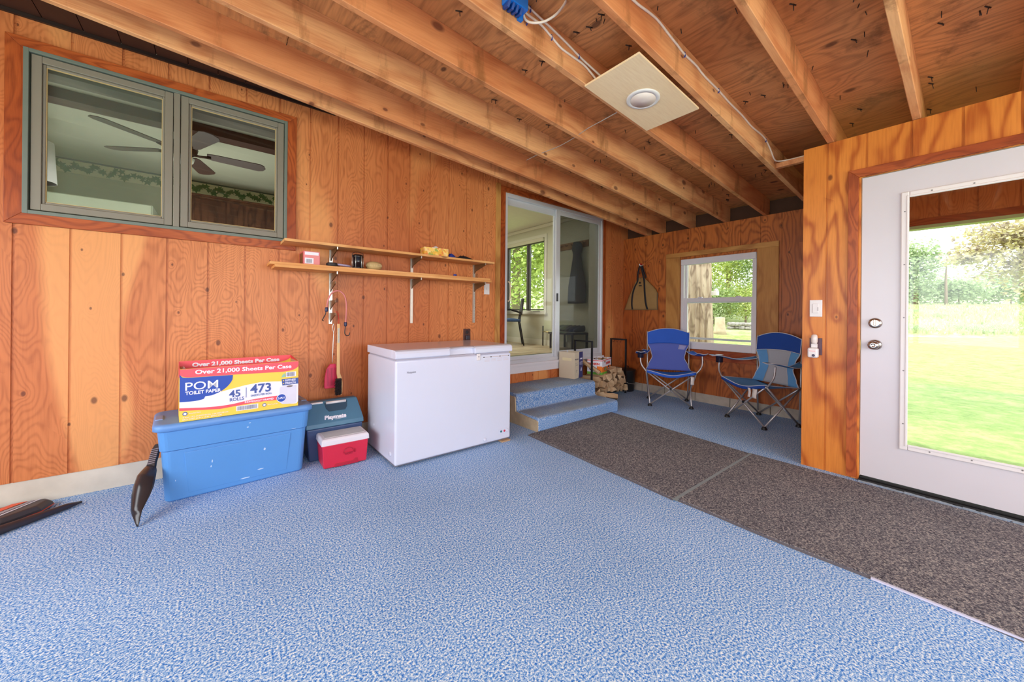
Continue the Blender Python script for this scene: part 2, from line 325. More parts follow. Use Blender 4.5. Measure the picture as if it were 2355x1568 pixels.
# ------------------------------------------------------------------ panelled walls (real grooves)
def panel_wall(name, P, u0, u1, z0, ztop, grooves, holes, mat, thick=.11, gw=.0055, gd=.007, back=True):
    mb = MB()
    gs = [g for g in grooves if u0+gw < g < u1-gw]
    us = sorted(set([u0, u1]+[g-gw for g in gs]+[g+gw for g in gs]+[h[0] for h in holes]+[h[1] for h in holes]))
    zs = sorted(set([z0]+[h[2] for h in holes if h[2] > z0]+[h[3] for h in holes]))
    zt = ztop if callable(ztop) else (lambda u: ztop)
    zl = zs+[None]
    def inh(u, z): return any(h[0] < u < h[1] and h[2] < z < h[3] for h in holes)
    for i in range(len(us)-1):
        a, b = us[i], us[i+1]; um = (a+b)/2
        if b-a < 1e-5: continue
        ing = any(abs(um-g) < gw for g in gs); dd = gd if ing else 0
        for k in range(len(zs)):
            za = zs[k]; top = k == len(zs)-1; zb = None if top else zs[k+1]
            zm = za+.01 if top else (za+zb)/2
            if inh(um, zm): continue
            zA, zB = (zt(a), zt(b)) if top else (zb, zb)
            mb.add([P(a, za, dd), P(b, za, dd), P(b, zB, dd), P(a, zA, dd)], [(0, 1, 2, 3)])
            if back: mb.add([P(a, za, thick), P(b, za, thick), P(b, zB, thick), P(a, zA, thick)], [(3, 2, 1, 0)])
            if ing:
                mb.add([P(a, za, 0), P(a, za, dd), P(a, zA, dd), P(a, zA, 0)], [(0, 1, 2, 3)])
                mb.add([P(b, za, 0), P(b, za, dd), P(b, zB, dd), P(b, zB, 0)], [(3, 2, 1, 0)])
    def rev(a, za, b, zb): mb.add([P(a, za, 0), P(b, zb, 0), P(b, zb, thick), P(a, za, thick)], [(0, 1, 2, 3)])
    for h in holes:
        a, b, c, d_ = h; c = max(c, z0)
        rev(a, c, a, d_); rev(b, d_, b, c); rev(a, d_, b, d_)
        if h[2] > z0: rev(b, c, a, c)
    rev(u0, z0, u0, zt(u0)); rev(u1, zt(u1), u1, z0); rev(u0, zt(u0), u1, zt(u1))
    return mb.build(name, mat)
PA = lambda u, z, d: (u, D+d, z)
PB = lambda u, z, d: (XB+d, u, z)
PC = lambda u, z, d: (XC+d, u, z)
# openings
WA = (-.81, .405, 1.612, 2.505)                     # kitchen window in the long wall
SD = (2.478, 4.205, .43, 2.43)                      # sliding door
WB = (1.53, 2.405, .655, 1.80)                      # alcove window
DC = (-.47, .475, 0, 2.01)                          # exterior door
def top_long(x): return min(2.70, rz_(x)-.004)
wl = structure(panel_wall('wall_left', PA, XW, XB+.11, .137, top_long, [GA+SP*i for i in range(-8, 28)], [WA, (SD[0], SD[1], SD[2], SD[3])], wallA_m))
structure(panel_wall('wall_end', PB, YC-.0, D-.001, .11, jz(XB)-.005, [GB-SP*i for i in range(-1, 13)], [WB], wallB_m))
structure(panel_wall('wall_right', PC, YW, YC, .0, jz(XC)-.006, [GC-SP*i for i in range(0, 15)], [DC], wallC_m))
# partition from the corner of the door wall back to the end wall, facing the alcove
structure(panel_wall('wall_alcove', lambda u, z, d: (u, YC-d, z), XC+.112, XB+.11, 0, lambda x: jz(x)-.006, [XC+.15+SP*i for i in range(7)], [], wallB_m, thick=.09))
# walls behind the camera with their windows
structure(panel_wall('wall_back', lambda u, z, d: (XW-d, u, z), YW, D, 0, rz_(XW)-.005, [YW+.1+SP*i for i in range(27)], [(-1.5, 2.7, .6, 2.1)], wallA_m))
structure(panel_wall('wall_near', lambda u, z, d: (u, YW-d, z), XW, XC+.1, 0, lambda x: rz_(x)-.005, [XW+.1+SP*i for i in range(28)], [(-1.3, 3.1, .6, 2.1)], wallA_m))
for k, (lo, hi, ax) in enumerate((((XW-.07, -1.5, .6), (XW-.02, 2.7, 2.1), 'y'), ((-1.3, YW-.07, .6), (3.1, YW-.02, 2.1), 'x'))):
    mb = MB(); n = 4
    if ax == 'y':
        for i in range(n+1): y = lo[1]+(hi[1]-lo[1])*i/n; mb.box((lo[0], max(lo[1], y-.03), lo[2]), (hi[0], min(hi[1], y+.03), hi[2]))
        mb.box((lo[0], lo[1], lo[2]), (hi[0], hi[1], lo[2]+.05)).box((lo[0], lo[1], hi[2]-.05), (hi[0], hi[1], hi[2]))
    else:
        for i in range(n+1): x = lo[0]+(hi[0]-lo[0])*i/n; mb.box((max(lo[0], x-.03), lo[1], lo[2]), (min(hi[0], x+.03), hi[1], hi[2]))
        mb.box((lo[0], lo[1], lo[2]), (hi[0], hi[1], lo[2]+.05)).box((lo[0], lo[1], hi[2]-.05), (hi[0], hi[1], hi[2]))
    structure(mb.build('window_%d' % (4+k), vinyl_m), 'white framed window bank behind the viewer')
# concrete curb under the panelling
mb = MB().box((XW, D+.004, 0), (2.285, D+.10, .137)); structure(mb.build('baseboard_left', conc_m, bevel=.002))
mb = MB(); y = YC+.0
xs = [YC, .98, 1.39, 1.80, 2.21, 2.62, 2.96, D+.09]
for a, b in zip(xs, xs[1:]): mb.box((XB+.003, a+.003, 0), (XB+.10, b-.003, .11))
structure(mb.build('baseboard_end', block_m, bevel=.003))
# floor
structure(fixn(MB().prism([(XW-.1, YW-.1), (XC+.11, YW-.1), (XC+.11, YC-.09), (XB+.1, YC-.09), (XB+.1, D+.12), (XW-.1, D+.12)], -.12, 0, 'z').build('floor', carpet_m)))
# roof boards = ceiling, sloping down to the end wall, in sheets
def sheet(mb, x0, x1, y0, y1, g=.0015):
    a, b = x0+g, x1-g; c, d_ = y0+g, y1-g
    vs = [(a, c, rz_(a)), (b, c, rz_(b)), (b, d_, rz_(b)), (a, d_, rz_(a))]; vs += [(x, y, z+.019) for x, y, z in vs]
    mb.add(vs, [(0, 3, 2, 1), (4, 5, 6, 7), (0, 1, 5, 4), (1, 2, 6, 5), (2, 3, 7, 6), (3, 0, 4, 7)])
mb = MB(); xsh = [XW-.3, -.895, .324, 1.543, 2.762, 3.981, 5.35]
for a, b in zip(xsh, xsh[1:]): sheet(mb, a, b, YW-.3, D+.12)
ceil = structure(mb.build('ceiling', sheath_m))
mb = MB().box((XW, YW, 2.98), (5.3, D, 2.99), None)
# dark underlayment above the sheets closes the joints
vs = []; mb = MB()
a, b, c, d_ = XW-.3, 5.35, YW-.3, D+.12
mb.add([(a, c, rz_(a)+.02), (b, c, rz_(b)+.02), (b, d_, rz_(b)+.02), (a, d_, rz_(a)+.02), (a, c, rz_(a)+.05), (b, c, rz_(b)+.05), (b, d_, rz_(b)+.05), (a, d_, rz_(a)+.05)], [(0, 3, 2, 1), (4, 5, 6, 7), (0, 1, 5, 4), (1, 2, 6, 5), (2, 3, 7, 6), (3, 0, 4, 7)])
mb.build('roofing_felt', plain('dark_felt', (40, 36, 34), .9), ceil)
# nail points through the roof boards
mb = MB()
for i in range(260):
    x = R.uniform(.6, 4.6); y = R.uniform(-.2, 2.8)
    if i % 3 == 0: x = min(xsh, key=lambda q: abs(q-x))+R.uniform(-.03, .03)
    z = rz_(x); dx, dy = R.uniform(-.008, .008), R.uniform(-.008, .008)
    mb.tube([(x, y, z+.002), (x+dx, y+dy, z-R.uniform(.018, .034))], .0024, 4)
    if R.random() < .4: mb.tube([(x-.018, y+.012, z-.002), (x+.014, y-.006, z-.003)], .003, 4)
tag(mb.build('nail_point', plain('dark_nail', (44, 26, 20), .6), ceil), kind='stuff')
# rim board closing the gaps over the end wall
structure(box('trim_1', (XB+.115, YW-.1, 1.98), (XB+.155, D+.1, rz_(XB+.155)-.004), plain('dark_stained_board', (74, 44, 26), .8, noise=.2)))
# dark soffit of the house between the long wall and the first joist
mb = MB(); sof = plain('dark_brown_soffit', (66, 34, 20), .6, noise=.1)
x = XW+.02
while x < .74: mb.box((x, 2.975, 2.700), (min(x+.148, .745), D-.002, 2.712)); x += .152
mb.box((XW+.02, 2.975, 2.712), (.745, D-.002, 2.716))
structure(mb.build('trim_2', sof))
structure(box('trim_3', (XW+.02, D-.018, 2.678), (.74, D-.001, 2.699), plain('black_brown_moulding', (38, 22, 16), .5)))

# ------------------------------------------------------------------ joists
words = ['nearest the long panelled wall, half hidden under the dark soffit', 'second out from the long panelled wall', 'third out from the long panelled wall',
         'fourth out, passing just left of the light panel', 'carrying the left edge of the light panel and the blue box', 'carrying the right edge of the light panel and a white cable',
         'ending on the corner above the light switch', 'rightmost in view, ending above the white door']
ys = [2.928]+[2.711-.4109*k for k in range(7)]
def joist(y, lab):
    mb = MB(); x0, x1 = XW+.0, (XB+.10 if y-.038 > YC else XC+.075+1.25)
    a, b = x0, x1; n = 26; t = .038
    vs = []; wob = [R.uniform(-.0025, .0025) for _ in range(n+1)]
    for i in range(n+1):
        x = a+(b-a)*i/n; w = wob[i]
        vs += [(x, y-t+w*.4, jz(x)+.003), (x, y-t+.003, jz(x)+w*.3), (x, y-.003, jz(x)+w*.3), (x, y+w*.4, jz(x)+.003), (x, y, rz_(x)-.001), (x, y-t, rz_(x)-.001)]
    fs = [tuple(range(5, -1, -1)), tuple(n*6+k for k in range(6))]
    for i in range(n):
        for k in range(6): fs.append((i*6+k, i*6+(k+1) % 6, (i+1)*6+(k+1) % 6, (i+1)*6+k))
    mb.add(vs, fs, False)
    o = fixn(mb.build('ceiling_joist', joist_m)); return tag(o, 'rough pine ceiling joist '+lab, 'joist', 'ceiling joists')
for y, lab in zip(ys, words): joist(y, lab)
for k in range(8, 13): joist(2.711-.4109*(k-1), 'overhead towards the near wall behind the viewer')
# short board between two joists near the door wall; the cable crosses on it
bz = jz(3.57)+.012
tag(box('blocking_board', (3.56, .6565+.002, bz), (3.60, 1.0285-.002, bz+.038), joist_m), 'short pale board bridging two joists beside the door wall corner', 'blocking')

# ------------------------------------------------------------------ window and door frames
def fr_xz(mb, x0, x1, z0, z1, w, y0, y1, wt=None, wb=None):
    wt = wt or w; wb = wb or w
    mb.box((x0, y0, z0), (x0+w, y1, z1)).box((x1-w, y0, z0), (x1, y1, z1)).box((x0+w, y0, z1-wt), (x1-w, y1, z1)).box((x0+w, y0, z0), (x1-w, y1, z0+wb)); return mb
def fr_yz(mb, y0, y1, z0, z1, w, x0, x1, wt=None, wb=None):
    wt = wt or w; wb = wb or w
    mb.box((x0, y0, z0), (x1, y0+w, z1)).box((x0, y1-w, z0), (x1, y1, z1)).box((x0, y0+w, z1-wt), (x1, y1-w, z1)).box((x0, y0+w, z0), (x1, y1-w, z0+wb)); return mb
def mitre_xz(name, x0, x1, z0, z1, w, y0, y1, mats, parent=None, sides='LRTB'):
    X0, X1, Z0, Z1 = x0+w, x1-w, z0+w, z1-w
    P = {'L': [(x0, z0), (X0, Z0), (X0, Z1), (x0, z1)], 'R': [(x1, z0), (x1, z1), (X1, Z1), (X1, Z0)], 'T': [(x0, z1), (X0, Z1), (X1, Z1), (x1, z1)], 'B': [(x0, z0), (x1, z0), (X1, Z0), (X0, Z0)]}
    for k in sides: fixn(MB().prism(P[k], y0, y1, 'y').build(name, mats[0] if k in 'LR' else mats[1], parent, bevel=.002))
# kitchen window
w1 = structure(fr_xz(MB(), -.826, .409, 1.607, 2.514, .02, D-.022, D+.05).build('window_1', graywin2, bevel=.002), 'grey framed double window high on the long panelled wall')
mitre_xz('casing', -.888, .468, 1.548, 2.566, .066, D-.019, D-.0005, (redtrim, redtrim_h), w1)
box('mullion', (-.222, D-.016, 1.627), (-.192, D+.05, 2.494), graywin, w1, .002)
for a, b in ((-.800, -.226), (-.188, .386)):
    s_ = fr_xz(MB(), a, b, 1.633, 2.490, .038, D-.012, D+.03).build('window_sash', graywin, w1, bevel=.003)
    fr_xz(MB(), a+.038, b-.038, 1.671, 2.452, .013, D-.004, D+.02).build('glazing_bead', graywin, s_, bevel=.004)
    fr_xz(MB(), a+.051, b-.051, 1.684, 2.439, .003, D+.001, D+.012).build('putty_line', plain('yellowed_putty', (196, 170, 116), .7), s_)
    box('pane', (a+.05, D+.010, 1.683), (b-.05, D+.014, 2.440), G, s_)
box('insect_screen', (-.76, D+.034, 1.67), (-.262, D+.035, 2.46), screen_mat('insect_screen', .22, (120, 130, 120)), w1)
# sliding door to the dining room
d1 = structure(fr_xz(MB(), 2.482, 4.203, .500, 2.428, .034, D-.010, D+.10, .045, .05).build('door_1', alu_m, bevel=.003), 'white aluminium sliding door above the carpeted steps')
MB().box((2.40, D-.035, .482), (4.215, D+.10, .512)).box((2.40, D-.028, .470), (4.215, D+.02, .482)).box((2.42, D-.018, .40), (4.215, D-.001, .470)).build('door_sill', vinyl_m, d1, bevel=.003)
sa = fr_xz(MB(), 2.492, 3.315, .545, 2.395, .035, D+.03, D+.055, .085, .045).build('sliding_panel', alu_m, d1, bevel=.003)
box('pane', (2.527, D+.04, .59), (3.28, D+.045, 2.31), G, sa)
sb = fr_xz(MB(), 3.288, 4.190, .545, 2.395, .072, D+.0, D+.025, .070, .075).build('screen_panel', alu_m, d1, bevel=.003)
box('pane', (3.36, D+.012, .62), (4.118, D+.016, 2.325), glass('screened_glass', (.80, .82, .80), 1.0), sb)
box('insect_screen', (3.36, D+.006, .62), (4.118, D+.007, 2.325), screen_mat('fine_screen', .34, (62, 66, 66)), sb)
box('latch', (3.30, D-.012, 1.24), (3.322, D-.0005, 1.34), darkplastic, sb, .003)
MB().tube(smooth_pts([(2.55, D+.02, 1.22), (2.562, D-.0, 1.24), (2.566, D-.002, 1.33), (2.562, D-.0, 1.42), (2.55, D+.02, 1.44)]), .008).build('door_handle', plain('beige_handle', (214, 190, 160), .4), sa)
box('casing', (2.352, D-.018, .40), (2.413, D-.0005, 2.505), pine_z, d1, .002)
box('casing', (2.413, D-.014, .40), (2.482, D-.0005, 2.44), redtrim, d1, .002)
box('casing', (2.413, D-.014, 2.44), (4.27, D-.0005, 2.49), redtrim_h, d1, .002)
box('casing', (4.204, D-.014, .0), (4.262, D-.0005, 2.44), redtrim, d1, .002)
# low panelled strip right of the sill is part of the wall; alcove window
w2 = structure(fr_yz(MB(), 1.532, 2.403, .657, 1.798, .040, XB-.004, XB+.09, .03, .075).build('window_2', vinyl_m, bevel=.003), 'white vinyl single hung window in the alcove end wall')
up_s = fr_yz(MB(), 1.545, 2.385, 1.235, 1.79, .045, XB+.045, XB+.075, .03, .03).build('upper_sash', vinyl_m, w2, bevel=.002)
box('pane', (XB+.058, 1.58, 1.25), (XB+.062, 2.35, 1.77), G, up_s)
lo_s = fr_yz(MB(), 1.545, 2.365, .70, 1.30, .042, XB+.010, XB+.040, .052, .045).build('lower_sash', vinyl_m, w2, bevel=.002)
box('pane', (XB+.022, 1.58, .74), (XB+.026, 2.33, 1.26), G, lo_s)
for y in (1.72, 2.16): box('sash_lock', (XB-.002, y-.025, 1.296), (XB+.03, y+.025, 1.312), vinyl_m, lo_s, .003)
box('screen_rail', (XB+.076, 1.57, .775), (XB+.088, 2.37, .80), plain('grey_screen_rail', (196, 196, 200), .5), w2)
# casing boards
for n_, lo, hi, m in (('casing', (XB-.018, 2.412, .60), (XB-.0005, 2.600, 1.834), pine_z), ('casing', (XB-.018, 1.318, .545), (XB-.0005, 1.524, 1.834), pine_z),
                      ('casing', (XB-.018, 1.318, 1.8345), (XB-.0005, 2.606, 1.893), pine_y), ('casing', (XB-.018, 1.5245, .53), (XB-.0005, 2.55, .650), redtrim_y)):
    box(n_, lo, hi, m, w2, .002)
bl = MB()
bl.box((XB-.016, 1.535, 1.725), (XB+.03, 2.400, 1.800)); tag(bl.build('roller_blind', plain('white_blind', (226, 224, 230), .7), None, bevel=.006), 'white rolled-up blind at the top of the alcove window', 'blind')
# exterior door with its frame
d2 = structure(fr_yz(MB(), -.485, .492, 0, 2.030, .022, XC+.012, XC+.11, .022, .001).build('door_2', plain('pale_jamb', (196, 176, 150), .6, noise=.2), bevel=.001), 'white exterior door with a large glass pane')
def mitre_yz(name, y0, y1, z0, z1, w, x0, x1, parent):
    a = fixn(MB().prism([(y1, z0), (y1, z1), (y1-w, z1-w), (y1-w, z0)], x0, x1, 'x').build(name, redtrim, parent, bevel=.002))
    b = fixn(MB().prism([(y0, z0), (y0+w, z0), (y0+w, z1-w), (y0, z1)], x0, x1, 'x').build(name, redtrim, parent, bevel=.002))
    c = fixn(MB().prism([(y0, z1), (y0+w, z1-w), (y1-w, z1-w), (y1, z1)], x0, x1, 'x').build(name, redtrim_y, parent, bevel=.002))
mitre_yz('casing', -.53, .538, .012, 2.065, .052, XC-.019, XC-.0005, d2)
slab = MB(); y0, y1, z0, z1 = -.462, .470, .033, 2.004
slab.box((XC+.006, .285, z0), (XC+.048, y1, z1)).box((XC+.006, y0, z0), (XC+.048, -.277, z1)).box((XC+.006, -.277, 1.855), (XC+.048, .285, z1)).box((XC+.006, -.277, z0), (XC+.048, .285, .265))
sl = slab.build('door_slab', door_m, d2)
fr_yz(MB(), -.279, .289, .258, 1.862, .036, XC-.006, XC+.006).build('glass_trim', whiteplast, sl, bevel=.005)
fr_yz(MB(), -.255, .265, .282, 1.838, .012, XC-.010, XC-.004).build('glass_bead', whiteplast, sl, bevel=.003)
box('pane', (XC+.020, -.26, .27), (XC+.024, .27, 1.85), G, sl)
sc = MB()
for z in (.42, .75, 1.08, 1.41, 1.74): sc.lathe([(.004, 0), (.004, -.002)], (XC-.006, .272, z), 8, axis='x')
for y in (-.17, .0, .16): sc.lathe([(.004, 0), (.004, -.002)], (XC-.006, y, .276), 8, axis='x').lathe([(.004, 0), (.004, -.002)], (XC-.006, y, 1.845), 8, axis='x')
sc.build('trim_screw', plain('screw_head', (130, 124, 124), .4), sl)
db = MB().lathe([(.034, .006), (.034, .0), (.030, -.010), (.020, -.012)], (XC, .402, 1.042), 28, axis='x').build('deadbolt', nickel, sl)
box('thumb_turn', (XC-.035, .397, 1.026), (XC-.012, .407, 1.066), nickel, db, .003)
kb = MB().lathe([(.034, .006), (.034, 0), (.028, -.008), (.013, -.012), (.012, -.035), (.022, -.045), (.028, -.056), (.027, -.068), (.018, -.076), (.007, -.077), (.006, -.073)], (XC, .402, .901), 28, axis='x').build('door_knob', nickel, sl)
box('strike_plate', (XC+.0, .4725, .86), (XC+.011, .4745, .93), plain('brass', (190, 150, 80), .3, metal=1), d2)
MB().box((XC-.03, -.47, .0), (XC+.07, .4745, .014)).box((XC-.002, -.462, .014), (XC+.05, .4735, .026)).build('threshold', plain('black_threshold', (16, 15, 15), .5), d2, bevel=.002)
rag = MB()
for i in range(46):
    y = .46-i*.021; rag.box((XC-.045+R.uniform(-.006, .004), y-.013, 0), (XC-.032+R.uniform(-.004, .008), y+.011, .006+R.uniform(0, .004)))
rag.build('frayed_carpet_edge', plain('frayed_yarn', (150, 160, 170), .95, noise=.4, nscale=60), d2)

# ------------------------------------------------------------------ carpeted steps
st = thing('carpeted_steps', 'two blue carpeted steps below the sliding door', 'steps', (2.285, 2.5, 0))
Lx = 1.215
def steps_prof():
    pts = [(0, 0), (0, .105), (.018, .124), (.045, .128), (.30, .128), (.32, .14), (.32, .27), (.337, .291), (.365, .296), (.782, .296), (.782, 0)]
    return pts
b = MB(); pr = steps_prof()
b.prism(pr, 0.012, Lx, 'x')
b.f[1] = tuple(b.f[1]); cs = fixn(b.build('carpet_cover', stepcarpet_m, st, bevel=.012, seg=3))
ply = plain('raw_plywood_edge', (190, 170, 140), .8, noise=.25, nscale=20)
fixn(MB().prism([(.004, .0), (.004, .088), (.02, .100), (.325, .118), (.335, .25), (.345, .262), (.78, .262), (.78, 0)], 0, .0115, 'x').build('side_board', ply, st))

# ------------------------------------------------------------------ mats
def floor_mat(name, label, pts, wob, stripe_m):
    o = thing(name, label, 'floor mat'); mb = MB(); n = 24
    (ax, ay), (bx, by), (cx, cy), (dx, dy) = pts      # a-b top edge, d-c bottom edge
    def fn(u, v):
        x = (ax*(1-u)+bx*u)*(1-v)+(dx*(1-u)+cx*u)*v; y = (ay*(1-u)+by*u)*(1-v)+(dy*(1-u)+cy*u)*v
        x += wob*math.sin(v*17+1)*(1 if u < .01 else (.6 if u > .99 else 0)); return (x, y, .006)
    g = MB().grid(fn, 6, n, False).build('mat_pile', mat_m, o); md = g.modifiers.new('s', 'SOLIDIFY'); md.thickness = .005
    for u in (0, 1):
        q = [Vector(fn(u, j/n)) for j in range(n+1)]; e = MB()
        for i in range(n):
            a, b2 = q[i], q[i+1]; s_ = -1 if u == 0 else 1
            e.add([(a.x, a.y, .0075), (b2.x, b2.y, .0075), (b2.x+s_*.011, b2.y, .001), (a.x+s_*.011, a.y, .001)], [(0, 1, 2, 3) if u == 1 else (3, 2, 1, 0)])
        e.build('mat_edging', stripe_m if u == 0 else rubber, o)
    return o
edge_g = plain('grey_rubber_edge', (96, 94, 100), .5); edge_w = plain('pale_rubber_edge', (204, 204, 224), .5)
m1 = floor_mat('door_mat', 'charcoal ribbed mat running from the foot of the carpeted steps', [(2.165, 2.486), (3.375, 2.505), (3.235, 1.093), (2.09, 1.100)], .002, edge_g)
m2 = floor_mat('door_mat', 'charcoal ribbed mat in front of the white door', [(2.095, 1.078), (3.24, 1.075), (3.26, -1.15), (2.135, -1.15)], .006, edge_g)
fixn(MB().prism([(2.100, .26), (2.112, .26), (2.136, -1.1), (2.122, -1.1)], .002, .0085, 'z').build('pale_edge', edge_w, m2))  # paler strip along the near part of the second mat's edge
fixn(MB().prism([(2.07, 1.073), (3.245, 1.070), (3.245, 1.098), (2.075, 1.103)], .0085, .0105, 'z').build('seam_strip', plain('pale_seam_tape', (128, 138, 140), .6, noise=.2, nscale=20), m1))

# ------------------------------------------------------------------ shelves
def bracket(mb, x, z, L_, h=.085, t=.0035):
    mb.add([(x-t, D-.017, z), (x-t, D-.017-L_, z), (x-t, D-.017-L_, z-.018), (x-t, D-.045, z-h*.75), (x-t, D-.017, z-h),
            (x+t, D-.017, z), (x+t, D-.017-L_, z), (x+t, D-.017-L_, z-.018), (x+t, D-.045, z-h*.75), (x+t, D-.017, z-h)],
           [(0, 1, 2, 3, 4), (9, 8, 7, 6, 5), (0, 5, 6, 1), (1, 6, 7, 2), (2, 7, 8, 3), (3, 8, 9, 4), (4, 9, 5, 0)])
for i, (x, ex) in enumerate(((.716, (1.32, 1.175, 1.075)), (1.400, ()), (2.079, ()))):
    s_ = thing('shelf_standard', ['slotted steel shelf standard nearest the kitchen window, with spare brackets and hung tools', 'slotted steel shelf standard in the middle of the three', 'slotted steel shelf standard nearest the sliding door'][i], 'shelf standard', (0, 0, 0))
    top = 1.66 if i == 0 else 1.60
    mb = MB().box((x-.012, D-.016, .985), (x-.003, D-.001, 1.60)).box((x+.003, D-.016, .985), (x+.012, D-.001, 1.60)).box((x-.003, D-.012, .985), (x+.003, D-.001, 1.60))
    z = 1.0
    while z < 1.59: mb.box((x-.003, D-.016, z), (x+.003, D-.010, z+.012)); z += .025
    mb.build('slotted_rail', steel, s_)
    for z in (1.578, 1.388)+ex:
        L_ = .20 if z > 1.38 else .15
        m_ = MB(); bracket(m_, x, z, L_, .085 if L_ > .16 else .075); br = fixn(m_.build('shelf_bracket', brownmetal, s_))
        if L_ > .16: box('bracket_tip', (x-.004, D-.017-L_-.004, z-.016), (x+.004, D-.017-L_, z+.004), steel, br)
SH1, SH2 = 1.580, 1.392
tag(box('wall_shelf', (.368, 3.045, SH1), (2.174, D-.022, SH1+.019), shelf_m, bevel=.001), 'upper pine wall shelf holding the yellow tissue box', 'shelf')
tag(box('wall_shelf', (.312, 3.043, SH2), (2.140, D-.022, SH2+.019), shelf_m, bevel=.001), 'pine board on the lower brackets, under a second board', 'shelf')
tag(box('wall_shelf', (.285, 3.062, SH2+.0195), (2.136, D-.022, SH2+.0385), shelf_m, bevel=.001), 'pine board laid on top of the lower shelf, carrying the cartons and can', 'shelf')
T2 = SH2+.0385; T1 = SH1+.019
# carton
c = thing('cardboard_carton', 'small red and white carton at the left end of the lower shelf', 'carton', (.545, 3.085, T2), .0)
box('carton_body', (-.055, 0, 0), (.055, .165, .098), plain('red_carton', (214, 96, 96), .5), c, .001)
box('printed_front', (-.052, -.001, .002), (.052, 0, .096), plain('pink_print', (232, 140, 140), .5, noise=.05), c)
box('barcode_label', (-.045, -.0018, .006), (.012, -.001, .048), ink_w, c)
b = MB(); x = -.036
while x < .0: w_ = R.choice((.0012, .002, .003)); b.box((x, -.0024, .012), (x+w_, -.0018, .040)); x += w_+R.choice((.0012, .002))
b.build('barcode', ink_grey, c)
box('name_panel', (-.045, -.0018, .070), (.045, -.001, .092), ink_w, c); box('product_picture', (-.056, .02, .01), (-.055, .145, .088), plain('brown_print', (120, 74, 40), .5, noise=.6, nscale=40), c)
# headphones lying down
h = thing('headphones', 'black and lilac headphones lying on the lower shelf', 'headphones', (.73, 3.12, T2))
MB().lathe([(.030, 0), (.040, .004), (.041, .022), (.034, .030)], (-.04, 0, 0), 20).build('ear_cup', plain('dark_ear_cup', (52, 48, 50), .6), h)
MB().lathe([(.024, 0), (.030, .003), (.030, .018), (.024, .022)], (.012, .10, 0), 16).build('ear_cup', plain('dark_ear_cup', (52, 48, 50), .6), h)
MB().tube(smooth_pts([(-.01, -.012, .020), (.03, -.022, .018), (.08, -.012, .015), (.098, .03, .013), (.085, .07, .012), (.04, .098, .012)]), .0075).build('headband', plain('lilac_plastic', (178, 166, 200), .4), h)
# metal can lantern
l = thing('lantern', 'small black metal lantern on the lower shelf', 'lantern', (.878, 3.115, T2))
MB().lathe([(.040, 0), (.043, .004), (.043, .012), (.036, .016), (.036, .085), (.043, .09), (.041, .105), (.030, .112)], (0, 0, 0), 24).build('lantern_body', plain('gloss_black', (26, 22, 26), .2), l)
for a in (-2.2, -1.1, 0, 2.1, 3.1): MB().tube([(.042*math.cos(a), .042*math.sin(a), .004), (.042*math.cos(a), .042*math.sin(a), .1)], .0025, 6).build('wire_guard', steel, l)
MB().tube(smooth_pts([(-.043, 0, .10), (-.035, 0, .125), (0, 0, .133), (.035, 0, .125), (.043, 0, .10)]), .0018, 6).build('bail_handle', blackmetal, l)
# ball of twine
tw = plain('twine', (190, 160, 108), .95, noise=.15)
t = thing('ball_of_twine', 'squat ball of beige twine on the lower shelf', 'twine', (1.01, 3.13, T2))
b = MB().lathe([(.04, 0), (.058, .012), (.062, .034), (.058, .055), (.04, .066), (.015, .068)], (0, 0, 0), 24)
b.build('twine_core', tw, t); b = MB()
for k in range(26):
    a = PI*k/26; b.tube([((.0625)*math.cos(a)*math.cos(q)-.0*math.sin(q), .0625*math.sin(a)*math.cos(q), .036+.033*math.sin(q)) for q in [2*PI*j/20 for j in range(21)]], .0022, 4, False)
b.build('twine_windings', plain('twine_light', (216, 190, 140), .95), t)
# blue cap
tag(MB().lathe([(.016, 0), (.016, .016), (.013, .02)], (1.755, 3.10, T2), 16).build('bottle_cap', plain('blue_cap', (46, 66, 150), .4)), 'small blue bottle cap near the right end of the lower shelf', 'cap')
# tissue box
t = thing('tissue_box', 'yellow floral tissue box on the upper shelf', 'tissue box', (1.56, 3.14, T1), -.10)
tm, nt, N, L, P = node_mat('floral_print'); v = N.new('ShaderNodeTexVoronoi'); v.inputs['Scale'].default_value = 46; cr = N.new('ShaderNodeValToRGB'); tc = N.new('ShaderNodeTexCoord'); L.new(tc.outputs['Object'], v.inputs['Vector'])
e = cr.color_ramp.elements; e[0].color = lin((252, 206, 90)); e[1].color = lin((150, 176, 80)); q = e.new(.45); q.color = lin((250, 214, 140)); q = e.new(.62); q.color = lin((234, 120, 60)); q = e.new(.8); q.color = lin((244, 190, 60))
sp_ = N.new('ShaderNodeSeparateColor'); L.new(v.outputs['Color'], sp_.inputs[0]); L.new(sp_.outputs[0], cr.inputs[0]); L.new(cr.outputs[0], P.inputs['Base Color'])
b = MB().box((-.115, -.055, 0), (.115, .055, .075)); b.build('tissue_carton', tm, t, bevel=.001)
MB().grid(lambda u, v: (-.04+.09*u, -.02+.04*v, .0755+.022*math.sin(PI*u)*math.sin(PI*v)+.006*math.sin(9*u+4*v)*math.sin(PI*u)*math.sin(PI*v)), 10, 6).build('tissue', ink_w, t, solid=.001)
